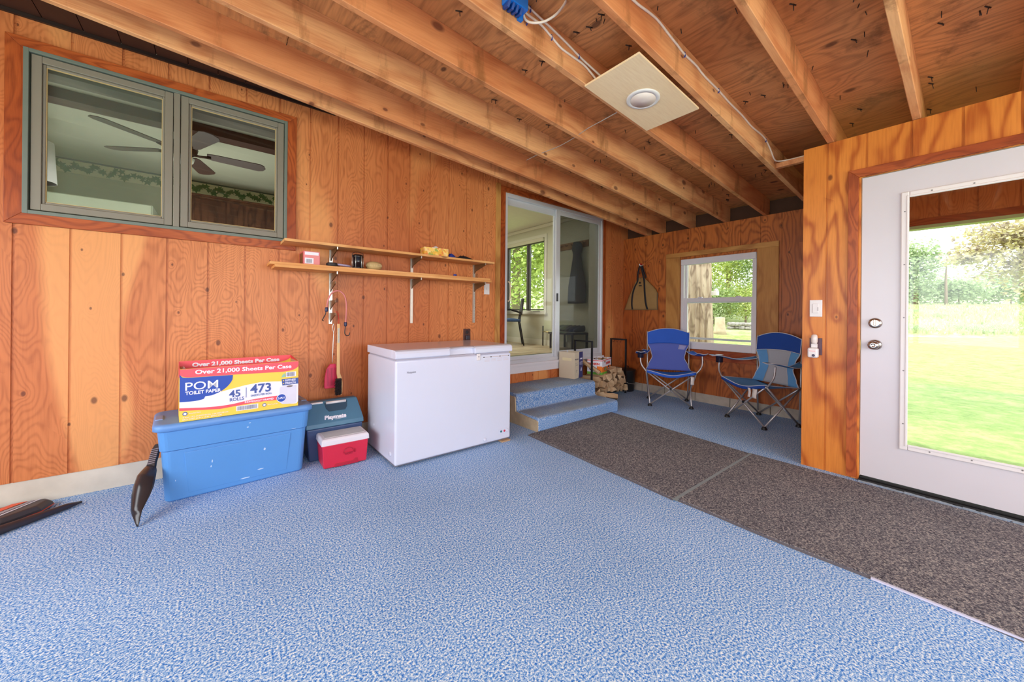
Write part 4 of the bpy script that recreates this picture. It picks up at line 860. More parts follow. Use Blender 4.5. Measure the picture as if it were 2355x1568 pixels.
top_strip('orange_decal', -.16, -.115, -.06, .095, -.03, .02, org); top_strip('grey_decal', -.11, -.07, -.065, .09, .03, .05, plain('silver_decal', (150, 150, 160), .4)); top_strip('white_decal', -.055, -.04, -.065, .09, .058, .068, plain('pale_decal', (206, 206, 216), .4))
text('decal_lettering', 'SUN', .02, ink_w, Matrix.Translation((-.085, .03, .0535)) @ Matrix.Rotation(.95, 4, 'Z'), yt)
MB().lathe([(.045, .0), (.052, .01), (.05, .04), (.03, .055)], (-.10, -.10, 0), 20).build('motor_housing', plain('charcoal_plastic2', (60, 58, 62), .35), yt)
tp = thing('tool_pole', 'black pole lying on the carpet in front of the orange and black tool', 'pole')
MB().tube([(-1.25, 2.555, .03), (-.80, 2.935, .022), (-.62, 3.085, .018), (-.575, 3.125, .012)], .018, 14, rs=[.022, .021, .015, .006]).build('pole_tube', plain('graphite', (66, 60, 66), .3, metal=.4), tp)
MB().tube([(-.83, 2.910, .0225), (-.815, 2.923, .022)], .0235, 14).build('pole_collar', darkplastic, tp)

# ------------------------------------------------------------------ folding camp chairs
def camp_chair(label, loc, rz, blue, blue2, mesh_c, pipe_c, tags, arm_blue, centre_panel=False):
    ch = thing('camp_chair', label, 'camp chair', loc, rz, None)
    tube_m = plain('grey_steel_tube', (178, 172, 172), .35, metal=.55, noise=.04); cap = plain('black_cap', (24, 22, 24), .5)
    bl = plain('fab_%d_%d' % blue[:2], blue, .75, noise=.08, nscale=9, bump=.1); bl2 = plain('fab_%d_%d' % blue2[:2], blue2, .75, noise=.08, nscale=9)
    # local: -y is the front, x to the chair's left-right; feet on z=0
    hw, hd = .225, .205; sh_ = .415
    FL, FR, BL, BR = (-hw, -hd), (hw, -hd), (-hw, hd), (hw, hd)
    def leg(a, b_, r=.0085):
        MB().tube([(a[0], a[1], .022), (b_[0], b_[1], b_[2])], r, 8).build('leg', tube_m, ch)
    top = {'FL': (-.27, -.235, sh_), 'FR': (.27, -.235, sh_), 'BL': (-.255, .19, sh_-.03), 'BR': (.255, .19, sh_-.03)}
    # crossed pairs: front, back and both sides
    leg(FL, top['FR']); leg(FR, top['FL']); leg(BL, top['BR']); leg(BR, top['BL'])
    leg(FL, top['BL']); leg(BL, top['FL']); leg(FR, top['BR']); leg(BR, top['FR'])
    for (x, y) in (FL, FR, BL, BR):
        MB().lathe([(.026, 0), (.026, .008), (.018, .022), (.014, .030)], (x, y, 0), 14).build('foot', cap, ch)
    # centre joint
    MB().lathe([(.014, -.010), (.014, .010)], (0, -hd-.014, .215), 12, axis='y').build('pivot', cap, ch)
    # rear uprights
    for s in (-1, 1):
        MB().tube([(s*.235, .205, .05), (s*.245, .200, .40), (s*.248, .215, .87)], .0085, 8).build('back_post', tube_m, ch)
        MB().tube(smooth_pts([(s*.26, -.225, .40), (s*.315, -.225, .47), (s*.335, -.215, .53), (s*.335, -.205, .615)]), .0085, 8).build('arm_post', tube_m, ch)
    # sling seat
    def seat(u, v):
        x = -.265+.53*u; y = -.245+.43*v
        z = sh_+.005-.055*math.sin(PI*u)*(0.55+.45*math.sin(PI*min(1, v*1.2)))-.035*v+.010*math.cos(2*PI*u)*(1-v)
        return (x, y, z)
    MB().grid(seat, 18, 12).build('seat', bl2, ch, solid=.003)
    MB().grid(lambda u, v: (-.265+.53*u, -.247+.002*v, seat(u, 0)[2]-.030*v), 18, 2).build('seat_front_hem', bl, ch, solid=.003)
    # back sling, hourglass outline
    def wid(t_):
        ks = [(0, .262), (.12, .235), (.35, .190), (.5, .205), (.72, .248), (1, .250)]
        for (a, wa), (b_, wb) in zip(ks, ks[1:]):
            if a <= t_ <= b_: q = (t_-a)/(b_-a); q = q*q*(3-2*q); return wa+(wb-wa)*q
        return ks[-1][1]
    def back(u, t_, off=0):
        w_ = wid(t_); x = (u-.5)*2*w_; zt = .385+.47*t_+(.055*(1-(2*u-1)**2) if t_ > .98 else .055*(1-(2*u-1)**2)*t_**3)
        y = .155+.050*t_+.040*(1-(2*u-1)**2)*math.sin(PI*min(1, .15+t_*.8))-off
        return (x, y, zt)
    def part(name, u0, u1, t0, t1, m, off=0):
        return MB().grid(lambda a, b_: back(u0+(u1-u0)*a, t0+(t1-t0)*b_, off), 16, 14).build(name, m, ch, solid=.003)
    mm = plain('mesh_%d_%d' % mesh_c[:2], mesh_c, .8, noise=.06, nscale=200)
    if centre_panel:
        part('back_panel', 0, .22, 0, .70, bl2); part('back_panel', .78, 1, 0, .70, bl2); part('mesh_panel', .22, .78, 0, .70, mm); part('head_panel', 0, 1, .70, 1, bl)
    else:
        part('mesh_panel', 0, 1, 0, .68, mm); part('head_panel', 0, 1, .68, 1, bl)
        tp_ = MB().grid(lambda a, b_: back(.78+.17*a, .55+.11*b_, .004), 4, 3).build('sewn_patch', plain('patch_fabric', (160, 160, 205), .8), ch, solid=.002)
    # piping
    pc = plain('pipe_%d' % pipe_c[0], pipe_c, .6); b = MB()
    b.tube([back(0, i/20) for i in range(21)], .004, 6).tube([back(1, i/20) for i in range(21)], .004, 6).tube([back(i/14, 1) for i in range(15)], .004, 6)
    b.tube([Vector(seat(i/18, 0))+Vector((0, -.002, .001)) for i in range(19)], .0035, 6).tube([seat(0, i/10) for i in range(11)], .0035, 6).tube([seat(1, i/10) for i in range(11)], .0035, 6)
    if centre_panel: b.tube([back(i/14, .70, .003) for i in range(15)], .003, 6)
    b.build('piping', pc, ch)
    ab = plain('arm_%d_%d' % arm_blue[:2], arm_blue, .75, noise=.1, nscale=12)
    for s in (-1, 1):
        def arm(u, v, s=s):
            y = -.30+.53*u; w_ = .045+.012*math.sin(PI*u); zz = .625+.025*math.cos(PI*u*1.6)-.008*(1-(2*v-1)**2)-.012*(u > .9)*0
            return (s*(.335-.085*max(0, (u-.55)/.45))+(v-.5)*2*w_, y, zz)
        a_ = MB().grid(arm, 14, 6).build('armrest', ab, ch, solid=.004)
        b = MB(); b.tube([arm(i/14, 0) for i in range(15)]+[arm(1, .5)]+[arm(1-i/14, 1) for i in range(15)]+[arm(0, .5), arm(0, 0)], .0035, 6); b.build('arm_piping', pc, a_)
        if s == (-1 if not centre_panel else -1):
            MB().lathe([(.038, .0), (.040, .002), (.034, .003)], (s*.335, -.21, .652), 18).build('cup_rim', pc if centre_panel else cap, a_)
            MB().lathe([(.034, .57), (.036, .645), (.034, .645), (.032, .572)], (s*.335, -.21, 0), 14).build('cup_holder', screen_mat('cup_net_%d' % int(centre_panel), .55, (40, 46, 70)), a_)
    for i, (x, w_) in enumerate(tags):
        MB().grid(lambda u, v: (x+w_*u, -.250-.004*math.sin(5*v+x*30), .375-.09*v), 2, 6).build('sewn_label', plain('white_label', (226, 216, 210), .8, noise=.05), ch, solid=.001)
    return ch
a1 = math.atan2(-.21, -.32); a2 = math.atan2(.19, -.395)
c1 = camp_chair('bright blue folding camp chair with a mesh back, left of the alcove window', (4.312, 2.345, 0), a1+PI/2, (38, 92, 196), (30, 110, 200), (88, 104, 186), (196, 190, 196), [(.21, .035)], (40, 96, 196))
c2 = camp_chair('blue folding camp chair with a grey mesh centre strip, beside the door wall corner', (4.335, 1.360, 0), a2+PI/2, (18, 66, 150), (92, 152, 206), (168, 170, 178), (206, 206, 214), [(.08, .03), (.13, .05)], (70, 128, 186), True)

# ------------------------------------------------------------------ log carrier bag on a hook
lb = thing('log_carrier_bag', 'tan canvas log carrier with black straps hanging on the end wall', 'bag')
can = plain('tan_canvas', (156, 122, 74), .85, noise=.14, nscale=14, bump=.15)
def bagp(u, v):
    z = 1.155+.455*v; c_ = 2.955; wl_ = .235*(1-v)**.8+.055; wr = .232 if v < .55 else .232-.21*((v-.55)/.45)**1.1
    y = c_+wl_-(wl_+wr)*u; puff = .05*math.sin(PI*min(1, max(0, u)))*(1-v**2)*(.6+.4*math.sin(3*v))
    return (XB-.020-puff-.012*math.sin(7*u+3*v), y, z)
MB().grid(bagp, 20, 14).build('canvas_front', can, lb, solid=.004)
MB().grid(lambda u, v: (XB-.010, bagp(u, v)[1], bagp(u, v)[2]-.004), 8, 6).build('canvas_back', plain('grey_lining', (120, 112, 92), .85), lb, solid=.004)
blk = plain('black_webbing', (26, 26, 34), .8)
def strap(name, pts, w_=.024):
    pts = smooth_pts(pts, 6)
    MB().grid(lambda u, v: (pts[int(round(v*(len(pts)-1)))][0], pts[int(round(v*(len(pts)-1)))][1]+(u-.5)*w_, pts[int(round(v*(len(pts)-1)))][2]), 1, len(pts)-1).build(name, blk, lb, solid=.003)
def bs(y, z, e=.006):
    v = (z-1.155)/.455; best = min(range(41), key=lambda i: abs(bagp(i/40, max(0, min(1, v)))[1]-y)); return (bagp(best/40, max(0, min(1, v)))[0]-e, y, z)
strap('strap', [bs(3.085, 1.158), bs(3.095, 1.25), bs(3.09, 1.38), bs(3.065, 1.48), bs(3.03, 1.56), (XB-.055, 3.005, 1.66), (XB-.055, 2.985, 1.745), (XB-.06, 2.972, 1.778)])
strap('strap', [bs(2.862, 1.158), bs(2.880, 1.25), bs(2.895, 1.40), bs(2.91, 1.55), (XB-.05, 2.93, 1.66), (XB-.055, 2.95, 1.745), (XB-.06, 2.962, 1.778)], .026)
strap('strap', [(XB-.03, 2.89, 1.60), (XB-.035, 2.92, 1.69), (XB-.045, 2.945, 1.775)], .018)
fixn(MB().prism([(2.955, 1.50), (3.0, 1.50), (3.0, 1.485), (2.955, 1.485)], bagp(.45, .75)[0]-.008, bagp(.45, .75)[0]-.004, 'x').build('name_tag', blk, lb))
MB().lathe([(.014, 0), (.014, -.003)], (bagp(.45, .8)[0]-.006, 2.985, 1.535), 14, axis='x').build('round_mark', blk, lb)
hk = thing('wall_hook', 'red and white plastic hook on the end wall holding the canvas bag', 'hook')
MB().tube(smooth_pts([(XB-.004, 2.978, 1.80), (XB-.03, 2.978, 1.80), (XB-.06, 2.978, 1.785)]), .009).build('red_clip', plain('bright_red', (206, 36, 52), .4), hk)
MB().tube(smooth_pts([(XB-.004, 2.955, 1.79), (XB-.04, 2.955, 1.772), (XB-.085, 2.955, 1.775), (XB-.095, 2.955, 1.795)]), .007).build('white_peg', whiteplast, hk)

# ------------------------------------------------------------------ firewood rack
fr = thing('firewood_rack', 'black metal firewood rack with two hoop ends beside the steps', 'rack')
for i, (x, ya, yb, h_) in enumerate(((3.625, 2.982, 3.262, .752), (4.395, 3.022, 3.268, .745))):
    r_ = .010; m_ = MB().box((x-r_, ya-r_, .0), (x+r_, ya+r_, h_)).box((x-r_, yb-r_, .0), (x+r_, yb+r_, h_)).box((x-r_, ya+r_, h_-2*r_), (x+r_, yb-r_, h_)).box((x-r_, ya+r_, .05), (x+r_, yb-r_, .07))
    m_.build('hoop', blackmetal, fr, bevel=.001)
box('base_rail', (3.635, 2.992, .05), (4.385, 3.012, .07), blackmetal, fr); box('base_rail', (3.635, 3.235, .05), (4.385, 3.255, .07), blackmetal, fr)
b = MB()
for z in (.03, .055):
    b.lathe([(.006, 0), (.006, -.006)], (4.384, 3.022, z), 8, axis='x').lathe([(.006, 0), (.006, -.006)], (4.395, 3.011, z), 8, axis='y')
b.build('bolt', steel, fr)
for y in (3.09, 3.14, 3.20): MB().tube(smooth_pts([(4.384, y, .728), (4.376, y, .71), (4.366, y, .695), (4.352, y, .70), (4.350, y, .71)]), .0025, 6).build('tool_hook', blackmetal, fr)
def split_log(x, z, r, ln, y, rot, tilt, k, lean=0):
    rr = random.Random(k); n = rr.choice((3, 3, 4, 5)); a0 = rr.uniform(0, 6)
    sec_ = [(r*(.7+.5*rr.random())*math.cos(a0+2*PI*(i+rr.uniform(-.2, .2))/n), r*(.7+.5*rr.random())*math.sin(a0+2*PI*(i+rr.uniform(-.2, .2))/n)) for i in range(n)]
    o = thing('firewood_log', 'split firewood log stacked in the black rack', 'log', (x, y, z), 0, 'split logs in the rack'); o.rotation_euler = (tilt, lean, rot)
    m_ = MB(); secs = []
    for j in range(6): t_ = j/5; s_ = 1+rr.uniform(-.06, .06); dx, dz = rr.uniform(-.004, .004), rr.uniform(-.004, .004); secs.append([(p_[0]*s_+dx, -ln/2+ln*t_, p_[1]*s_+dz) for p_ in sec_])
    loft(m_, secs, False); fixn(m_.build('split_wood', log_m, o, bevel=.003))
    i = rr.randrange(n); q = (i+1) % n; A_, B_ = sec_[i], sec_[q]
    m_ = MB().add([(A_[0]*1.04, -ln/2+.004, A_[1]*1.04), (B_[0]*1.04, -ln/2+.004, B_[1]*1.04), (B_[0]*1.04, ln/2-.004, B_[1]*1.04), (A_[0]*1.04, ln/2-.004, A_[1]*1.04)], [(0, 1, 2, 3)])
    m_.build('bark_face', bark_m, o, solid=.006)
    return o
k = 0
rows = [(.115, [3.72, 3.82, 3.92, 4.02, 4.12, 4.22, 4.32]), (.195, [3.69, 3.80, 3.90, 4.00, 4.11, 4.21, 4.31]), (.272, [3.72, 3.83, 3.94, 4.05, 4.15, 4.25]), (.345, [3.99, 4.09, 4.18])]
for z, xs_ in rows:
    for x in xs_:
        k += 1; split_log(x+R.uniform(-.01, .01), z+R.uniform(-.006, .006), .056, .30+R.uniform(-.03, .03), 3.105+R.uniform(-.03, .01), R.uniform(-.25, .25), R.uniform(-.06, .06), k)
def tag2(o, lab): o['label'] = lab; o.pop('group', None); return o
def popg(o):
    if 'group' in o: del o['group']
    return o
l_ = split_log(3.80, .052, .055, .30, 2.905, .75, .08, 101); popg(l_); l_['label'] = 'split log lying on the carpet in front of the rack'
l_ = split_log(3.68, .060, .052, .26, 2.96, .2, -.15, 102); popg(l_); l_['label'] = 'split log leaning at the corner of the carpeted steps'
l_ = split_log(3.70, .45, .026, .42, 3.13, .3, .5, 103, .1); popg(l_); l_['label'] = 'thin stick of wood leaning up behind the beige box'
# printed box of kindling on top of the logs
kb_ = thing('kindling_box', 'orange, white and green printed box of kindling on top of the logs', 'cardboard box', (3.86, 2.960, .318), -.55)
kb_.location = (3.795, 2.955, .315); kb_.rotation_euler = (0, 0, .33)
w_, d_, h_ = .36, .20, .19
b = MB(); b.box((0, 0, 0), (w_, .003, h_)).box((0, d_-.003, 0), (w_, d_, h_)).box((0, .003, 0), (.003, d_-.003, h_)).box((w_-.003, .003, 0), (w_, d_-.003, h_)).box((.003, .003, 0), (w_-.003, d_-.003, .003)); b.build('carton', ink_w, kb_)
orange = plain('orange_ink', (244, 130, 40), .5); green = plain('green_ink', (112, 178, 62), .5); redd = plain('coral_ink', (230, 84, 76), .5); maroon = plain('maroon_ink', (110, 40, 44), .5)
# long face = front (y=0), short face = left end x=0
box('orange_print', (0, -.0012, .030), (w_, -.0002, .095), orange, kb_); box('green_print', (0, -.0014, 0), (w_, -.0002, .030), green, kb_); box('red_border', (0, -.0014, h_-.018), (w_, -.0002, h_-.008), redd, kb_)
box('orange_print', (-.0012, 0, .030), (-.0002, .07, .105), orange, kb_); box('green_print', (-.0014, 0, 0), (-.0002, d_, .030), green, kb_); box('red_border', (-.0014, 0, h_-.018), (-.0002, d_, h_-.008), redd, kb_)
text('front_lettering', 'DUNKIN', .042, redd, XZ(.14, -.0016, .120), kb_, width=.17, bold=.002)
text('side_lettering', 'DUNKIN', .036, redd, Matrix.Translation((-.0016, .185, .120)) @ Matrix.Rotation(-PI/2, 4, 'Z') @ Matrix.Rotation(PI/2, 4, 'X'), kb_, width=.15, bold=.002)
for x, rx, m in ((.12, .055, maroon), (.12, .045, plain('olive_print', (150, 140, 90), .5, noise=.3, nscale=60))): MB().prism([(x+rx*math.cos(a), .066+rx*.45*math.sin(a)) for a in [2*PI*i/20 for i in range(20)]], -.0020-(.055-rx)*.06, -.0014, 'y').build('oval_picture', m, kb_)
MB().lathe([(.036, 0), (.036, -.0008)], (.245, -.0014, .066), 22, axis='y').build('round_print', maroon, kb_)
text('round_lettering', 'ORIGINAL', .010, ink_w, XZ(.220, -.003, .064), kb_, width=.05)
MB().prism([(.120+.052*math.cos(a), .068+.024*math.sin(a)) for a in [2*PI*i/20 for i in range(20)]], -.0022, -.0014, 'x').build('oval_picture', maroon, kb_)
MB().prism([(.120+.040*math.cos(a), .068+.016*math.sin(a)) for a in [2*PI*i/20 for i in range(20)]], -.0028, -.0022, 'x').build('oval_picture', plain('olive_print', (150, 140, 90), .5), kb_)
for i in range(9):
    l_ = split_log(0, 0, .022, .16, 0, 0, 0, 200+i); l_['label'] = 'short stick of kindling in the printed box'; l_['group'] = 'kindling sticks'
    l_.location = (3.795+.33*.0+.05+.028*i, 3.05+.012*i+R.uniform(-.015, .015), .445+R.uniform(-.02, .03)); l_.rotation_euler = (R.uniform(-.5, .5), R.uniform(-.2, .2), R.uniform(-1.2, 1.2))
# beige welcome box on the step
wb = thing('welcome_box', 'beige and navy printed cardboard box on the top carpeted step', 'cardboard box', (3.368, 3.035, .2965), 0.25)
beige = plain('beige_card', (206, 192, 168), .7, noise=.03); w_, d_, h_ = .215, .215, .318
b = MB(); b.box((0, 0, 0), (w_, .003, h_)).box((0, d_-.003, 0), (w_, d_, h_)).box((0, .003, 0), (.003, d_-.003, h_)).box((w_-.003, .003, 0), (w_, d_-.003, h_)).box((.003, .003, 0), (w_-.003, d_-.003, .004)); b.build('carton', beige, wb)
fixn(MB().prism([(.105, 0), (.118, .06), (.114, .2), (.118, h_), (w_, h_), (w_, 0)], -.0012, -.0002, 'y').build('navy_print', plain('indigo_ink', (56, 58, 112), .6), wb))
text('welcome_lettering', 'WELCOME', .022, plain('taupe_ink', (110, 104, 112), .6), XZ(.010, -.0012, .225), wb, width=.088, bold=.0005)
text('home_lettering', 'HOME', .026, ink_w, XZ(.137, -.0020, .225), wb, width=.06, bold=.001)
b = MB()
for z in (.185, .17, .157): b.box((.02, -.0010, z), (.09, -.0002, z+.0025))
b.build('fine_lines', plain('taupe_ink', (110, 104, 112), .6), wb); b = MB()
for z in (.19, .175, .162): b.box((.130, -.0020, z), (.205, -.0012, z+.0035))
b.build('fine_lines', ink_w, wb)
fixn(MB().prism([(.168, .075), (.182, .085), (.184, .105), (.176, .13), (.170, .115), (.160, .10), (.160, .085)], -.0020, -.0012, 'y').build('flame_mark', ink_w, wb))
MB().tube([(.055+.014*math.cos(a), -.001, .09+.016*math.sin(a)) for a in [2*PI*i/14 for i in range(12)]], .0015, 5).build('round_mark', plain('taupe_ink', (110, 104, 112), .6), wb)
fixn(MB().prism([(.045+.0, .215), (.165, .215), (.172, .232), (.165, .250), (.045, .250), (.038, .232)], -.0012, -.0002, 'x').build('hand_hole', plain('pale_hole', (222, 210, 170), .7), wb))
cloth('blue_cloth', 'folded blue cloth showing at the top of the beige box', 'cloth', (3.44, 3.17, .545), .075, .07, .045, plain('royal_blue_fabric', (30, 70, 190), .7), 8)
# ash bucket
bu = thing('ash_bucket', 'black bucket with a lid standing against the end wall behind the rack', 'bucket', (4.560, 3.120, 0))
MB().lathe([(.098, .0), (.102, .008), (.122, .275), (.126, .283), (.120, .283), (.1, .28)], (0, 0, 0), 28).build('bucket_body', plain('black_bucket', (30, 29, 31), .45), bu)
bl_ = MB().lathe([(.128, .284), (.130, .292), (.125, .300), (.08, .318), (.02, .325)], (0, 0, 0), 28).build('bucket_lid', plain('black_bucket', (30, 29, 31), .45), bu)
MB().tube(smooth_pts([(-.045, 0, .318), (-.03, 0, .345), (.03, 0, .345), (.045, 0, .318)]), .006).build('lid_knob', plain('brown_wood_knob', (70, 44, 32), .5), bl_)
MB().tube(smooth_pts([(-.124, 0, .26), (-.150, -.10, .15), (-.05, -.16, .12), (.05, -.16, .12), (.150, -.10, .15), (.124, 0, .26)]), .0025, 6).build('bail_handle', steel, bu)

# ------------------------------------------------------------------ ceiling fittings
pl = thing('plywood_board', 'square birch plywood panel fixed under two joists', 'board')
xa, xb, ya, yb = 1.672, 2.328, 1.086, 1.448
vs = [(xa, ya, jz(xa)-.001), (xb, ya, jz(xb)-.001), (xb, yb, jz(xb)-.001), (xa, yb, jz(xa)-.001)]
MB().add([(x, y, z-.011) for x, y, z in vs]+vs, [(0, 3, 2, 1), (4, 5, 6, 7), (0, 1, 5, 4), (1, 2, 6, 5), (2, 3, 7, 6), (3, 0, 4, 7)]).build('plywood_sheet', birch_m, pl)
cx_, cy_ = 2.003, 1.272; tl = Matrix.Translation((cx_, cy_, jz(cx_)-.0125)) @ Matrix.Rotation(math.atan(M_), 4, 'Y')
dl = thing('recessed_light', 'round white light fitting in the birch ceiling panel', 'ceiling light')
MB().lathe([(.098, 0), (.098, -.004), (.090, -.008), (.074, -.009), (.072, -.006), (.072, 0)], (0, 0, 0), 40).build('light_trim', whiteplast, dl, M=tl)
MB().lathe([(.0735, -.0080), (.0738, -.0092), (.01, -.0096)], (0, 0, 0), 36).build('diffuser', plain('frosted_diffuser', (244, 226, 216), .5, noise=.01), dl, M=tl)
jb = thing('junction_box', 'bright blue plastic electrical box on the joist above the light panel', 'electrical box')
bb = plain('electric_blue', (20, 118, 214), .35, noise=.05)
Y5 = ys[4]-.038                                    # near side of that joist
m_ = MB().box((1.055, Y5-.060, 2.565), (1.175, Y5-.001, 2.675)); m_.build('box_shell', bb, jb, bevel=.003)
b = MB()
for x in (1.06, 1.085, 1.11, 1.135): b.prism([(Y5-.055, 2.565), (Y5-.004, 2.565), (Y5-.004, 2.548), (Y5-.04, 2.540)], x, x+.012, 'x')
b.build('box_ribs', plain('deep_electric_blue', (12, 70, 150), .4), jb)
box('mounting_tab', (1.15, Y5-.02, 2.54), (1.175, Y5-.001, 2.567), bb, jb)
box('box_label', (1.120, Y5-.0615, 2.615), (1.150, Y5-.060, 2.655), plain('white_sticker', (214, 214, 216), .5), jb)
def cable(name, label, pts, r, stp, sd):
    o = thing(name, label, 'cable'); MB().tube(smooth_pts(pts, 5), r, 8).build('cable_sheath', cable_w, o)
    for (x, y, z, dx) in stp:
        MB().tube([(x-.004, y+sd*.004, z+.014), (x-.002, y-sd*.008, z+.010), (x, y-sd*.009, z), (x+.002, y-sd*.008, z-.010), (x+.004, y+sd*.004, z-.014)], .0035, 6).build('cable_staple', staple_b, o)
    return o
Y6 = ys[5]-.038; e = .006
P6 = [(1.05, 2.60), (1.30, 2.59), (1.52, 2.572), (1.66, 2.584), (1.74, 2.586), (1.866, 2.563), (1.936, 2.552), (2.018, 2.537), (2.149, 2.534), (2.262, 2.515), (2.456, 2.505), (2.625, 2.488), (2.824, 2.479), (3.015, 2.458), (3.193, 2.460), (3.304, 2.448), (3.405, 2.405), (3.50, 2.352)]
cable('electric_cable', 'white cable stapled along the joist right of the light panel', [(x, Y6-e, z) for x, z in P6]+[(3.555, Y6-.02, bz+.050), (3.575, Y6-.10, bz+.046), (3.58, Y6-.22, bz+.046), (3.58, Y6-.33, bz+.046)], .006, [(1.40, Y6, 2.585, 0), (2.018, Y6, 2.537, 0), (2.456, Y6, 2.505, 0), (3.304, Y6, 2.448, 0)], 1)
tag(MB().tube([(3.576, Y6-.063, bz+.056), (3.566, Y6-.065, bz+.050), (3.590, Y6-.065, bz+.050)], .0035, 6).build('cable_staple', staple_b), 'blue cable staple on the short bridging board', 'staple')
cable('electric_cable', 'white cable running from the blue box down to the light panel, lower of two', [(1.17, Y5-e-.01, 2.60), (1.213, Y5-e, 2.600), (1.305, Y5-e, 2.595), (1.386, Y5-e, 2.568), (1.46, Y5-e, 2.542), (1.555, Y5-e, 2.536), (1.66, Y5-e, 2.528), (1.77, Y5-e-.01, 2.475), (1.80, Y5-.04, 2.455)], .006, [(1.386, Y5, 2.568, 0)], 1)
cable('electric_cable', 'white cable running from the blue box down to the light panel, upper of two', [(1.165, Y5-e, 2.65), (1.233, Y5-e, 2.638), (1.391, Y5-e, 2.612), (1.506, Y5-e, 2.588), (1.604, Y5-e, 2.563), (1.67, Y5-e-.004, 2.546), (1.80, Y5-.03, 2.50), (1.86, Y5-.05, 2.46)], .006, [(1.233, Y5, 2.638, 0), (1.604, Y5, 2.563, 0)], 1)
cable('electric_cable', 'white cable looping up from the blue box to the roof boards', [(1.172, Y5-.02, 2.590), (1.195, Y5-.012, 2.562), (1.215, 1.395, 2.535), (1.250, 1.348, 2.530), (1.290, 1.312, 2.560), (1.322, 1.295, 2.605), (1.342, 1.288, rz_(1.342)-.004)], .006, [(1.21, Y5, 2.562, 0)], 1)
for i, (x, z) in enumerate(((1.0, 2.60),)):
    cable('electric_cable', 'white cable entering the blue box from the left', [(.4, Y5-e, 2.60), (.8, Y5-e, 2.61), (1.056, Y5-.02, 2.61)], .006, [], 1)
th_ = thing('thin_wire', 'thin pale wire strung across below the joists beside the light panel', 'wire')
MB().tube(smooth_pts([(2.055, ys[4]-.0, 2.425), (2.055, 1.62, 2.418), (2.06, 1.75, 2.416), (2.09, 1.93, 2.413), (2.10, 2.1, 2.413), (2.083, 2.30, 2.416), (2.09, 2.46, 2.420)]), .0028, 6).build('wire_strand', plain('grey_wire', (170, 160, 156), .4), th_)

# ------------------------------------------------------------------ kitchen behind the high window
KC = 2.88
kw = plain('pale_green_wall', (176, 180, 150), .8, noise=.03); kc = plain('pale_green_ceiling', (186, 190, 170), .85, noise=.03)
structure(MB().box((-3.3, 6.80, .5), (1.5, 6.9, KC)).build('wall_kitchen_far', kw)); structure(box('wall_kitchen_side', (-3.4, D+.115, .5), (-3.3, 6.9, KC), kw)); structure(box('wall_kitchen_right', (1.5, D+.115, .5), (1.6, 6.9, KC), kw))
structure(box('ceiling_kitchen', (-3.4, D+.115, KC), (1.6, 6.9, KC+.08), kc)); structure(box('floor_kitchen', (-3.4, D+.115, .42), (1.6, 6.9, .5), plain('kitchen_floor', (150, 130, 110), .5)))
structure(box('trim_4', (-3.3, 6.788, KC-.02), (1.5, 6.80, KC), plain('dark_green_line', (56, 84, 70), .6)))
tag(box('ceiling_beam', (-3.3, 4.68, 2.795), (1.5, 4.84, KC-.001), plain('dark_brown_beam', (66, 40, 28), .5, noise=.15)), 'dark brown beam under the kitchen ceiling seen through the window', 'beam')
tag(box('valance_board', (-3.3, 4.15, 2.76), (1.5, 4.30, KC-.001), plain('grey_lintel', (112, 112, 100), .6, noise=.15)), 'grey painted board under the kitchen ceiling in front of the brown beam', 'board')
# ivy wallpaper border
structure(box('trim_5', (-3.3, 6.792, 2.71), (1.5, 6.7995, 2.86), plain('cream_border', (206, 204, 170), .8)))
b = MB()
for i in range(230):
    x = -3.2+4.6*i/230+R.uniform(-.02, .02); z = 2.785+.028*math.sin(i*.75)+R.uniform(-.022, .022); s = R.uniform(.028, .05); a0 = R.uniform(0, 6)
    pts = [(x+s*(1 if k % 2 == 0 else .45)*math.cos(a0+2*PI*k/10), 6.790-i*.00001, z+s*(1 if k % 2 == 0 else .45)*math.sin(a0+2*PI*k/10)) for k in range(10)]
    b.add(pts, [tuple(range(10))])
tag(b.build('ivy_pattern', plain('ivy_green', (66, 112, 66), .8, noise=.3), bpy.data.objects['trim_5']), kind='stuff')
cbm = wood('dark_cabinet_wood', (92, 58, 40), (74, 44, 30), (48, 28, 20), 'z', 2, 12, False, .4)
cb = thing('kitchen_cabinet', 'dark beadboard wall cabinets below the ivy border', 'cabinet', (0, 0, 0))
MB().box((-.36, 6.47, 1.5), (1.45, 6.798, 2.60)).build('cabinet_body', cbm, cb); box('cornice', (-.38, 6.44, 2.60), (1.45, 6.798, 2.625), cbm, cb)
for i in range(4):
    x = -.34+.445*i; dr = MB(); dr.box((x, 6.452, 1.54), (x+.425, 6.468, 2.56))
    for j in range(5): dr.box((x+.05+.067*j, 6.446, 1.60), (x+.108+.067*j, 6.452, 2.50))
    d_ = dr.build('cabinet_door', cbm, cb); MB().lathe([(.012, 0), (.014, -.012), (.010, -.018)], (x+.38 if i % 2 == 0 else x+.045, 6.452, 2.02), 12, axis='y').build('knob', plain('brass', (190, 150, 80), .3, metal=1), d_)
rf = thing('refrigerator', 'white refrigerator top seen low through the left kitchen pane', 'refrigerator')
box('fridge_body', (-1.95, 6.02, .5), (-.58, 6.76, 2.30), plain('pale_fridge', (222, 232, 208), .4), rf, .01); box('fridge_door', (-1.94, 5.975, .52), (-.59, 6.015, 2.29), plain('pale_fridge', (222, 232, 208), .4), rf, .01)
lp = thing('floor_lamp', 'lamp with a white shade at the left edge of the kitchen window', 'lamp', (-1.33, 5.5, .5))
MB().lathe([(.145, 1.77), (.125, 2.15), (.123, 2.15), (.143, 1.77)], (0, 0, 0), 30).build('lamp_shade', plain('white_shade', (238, 240, 236), .8), lp)
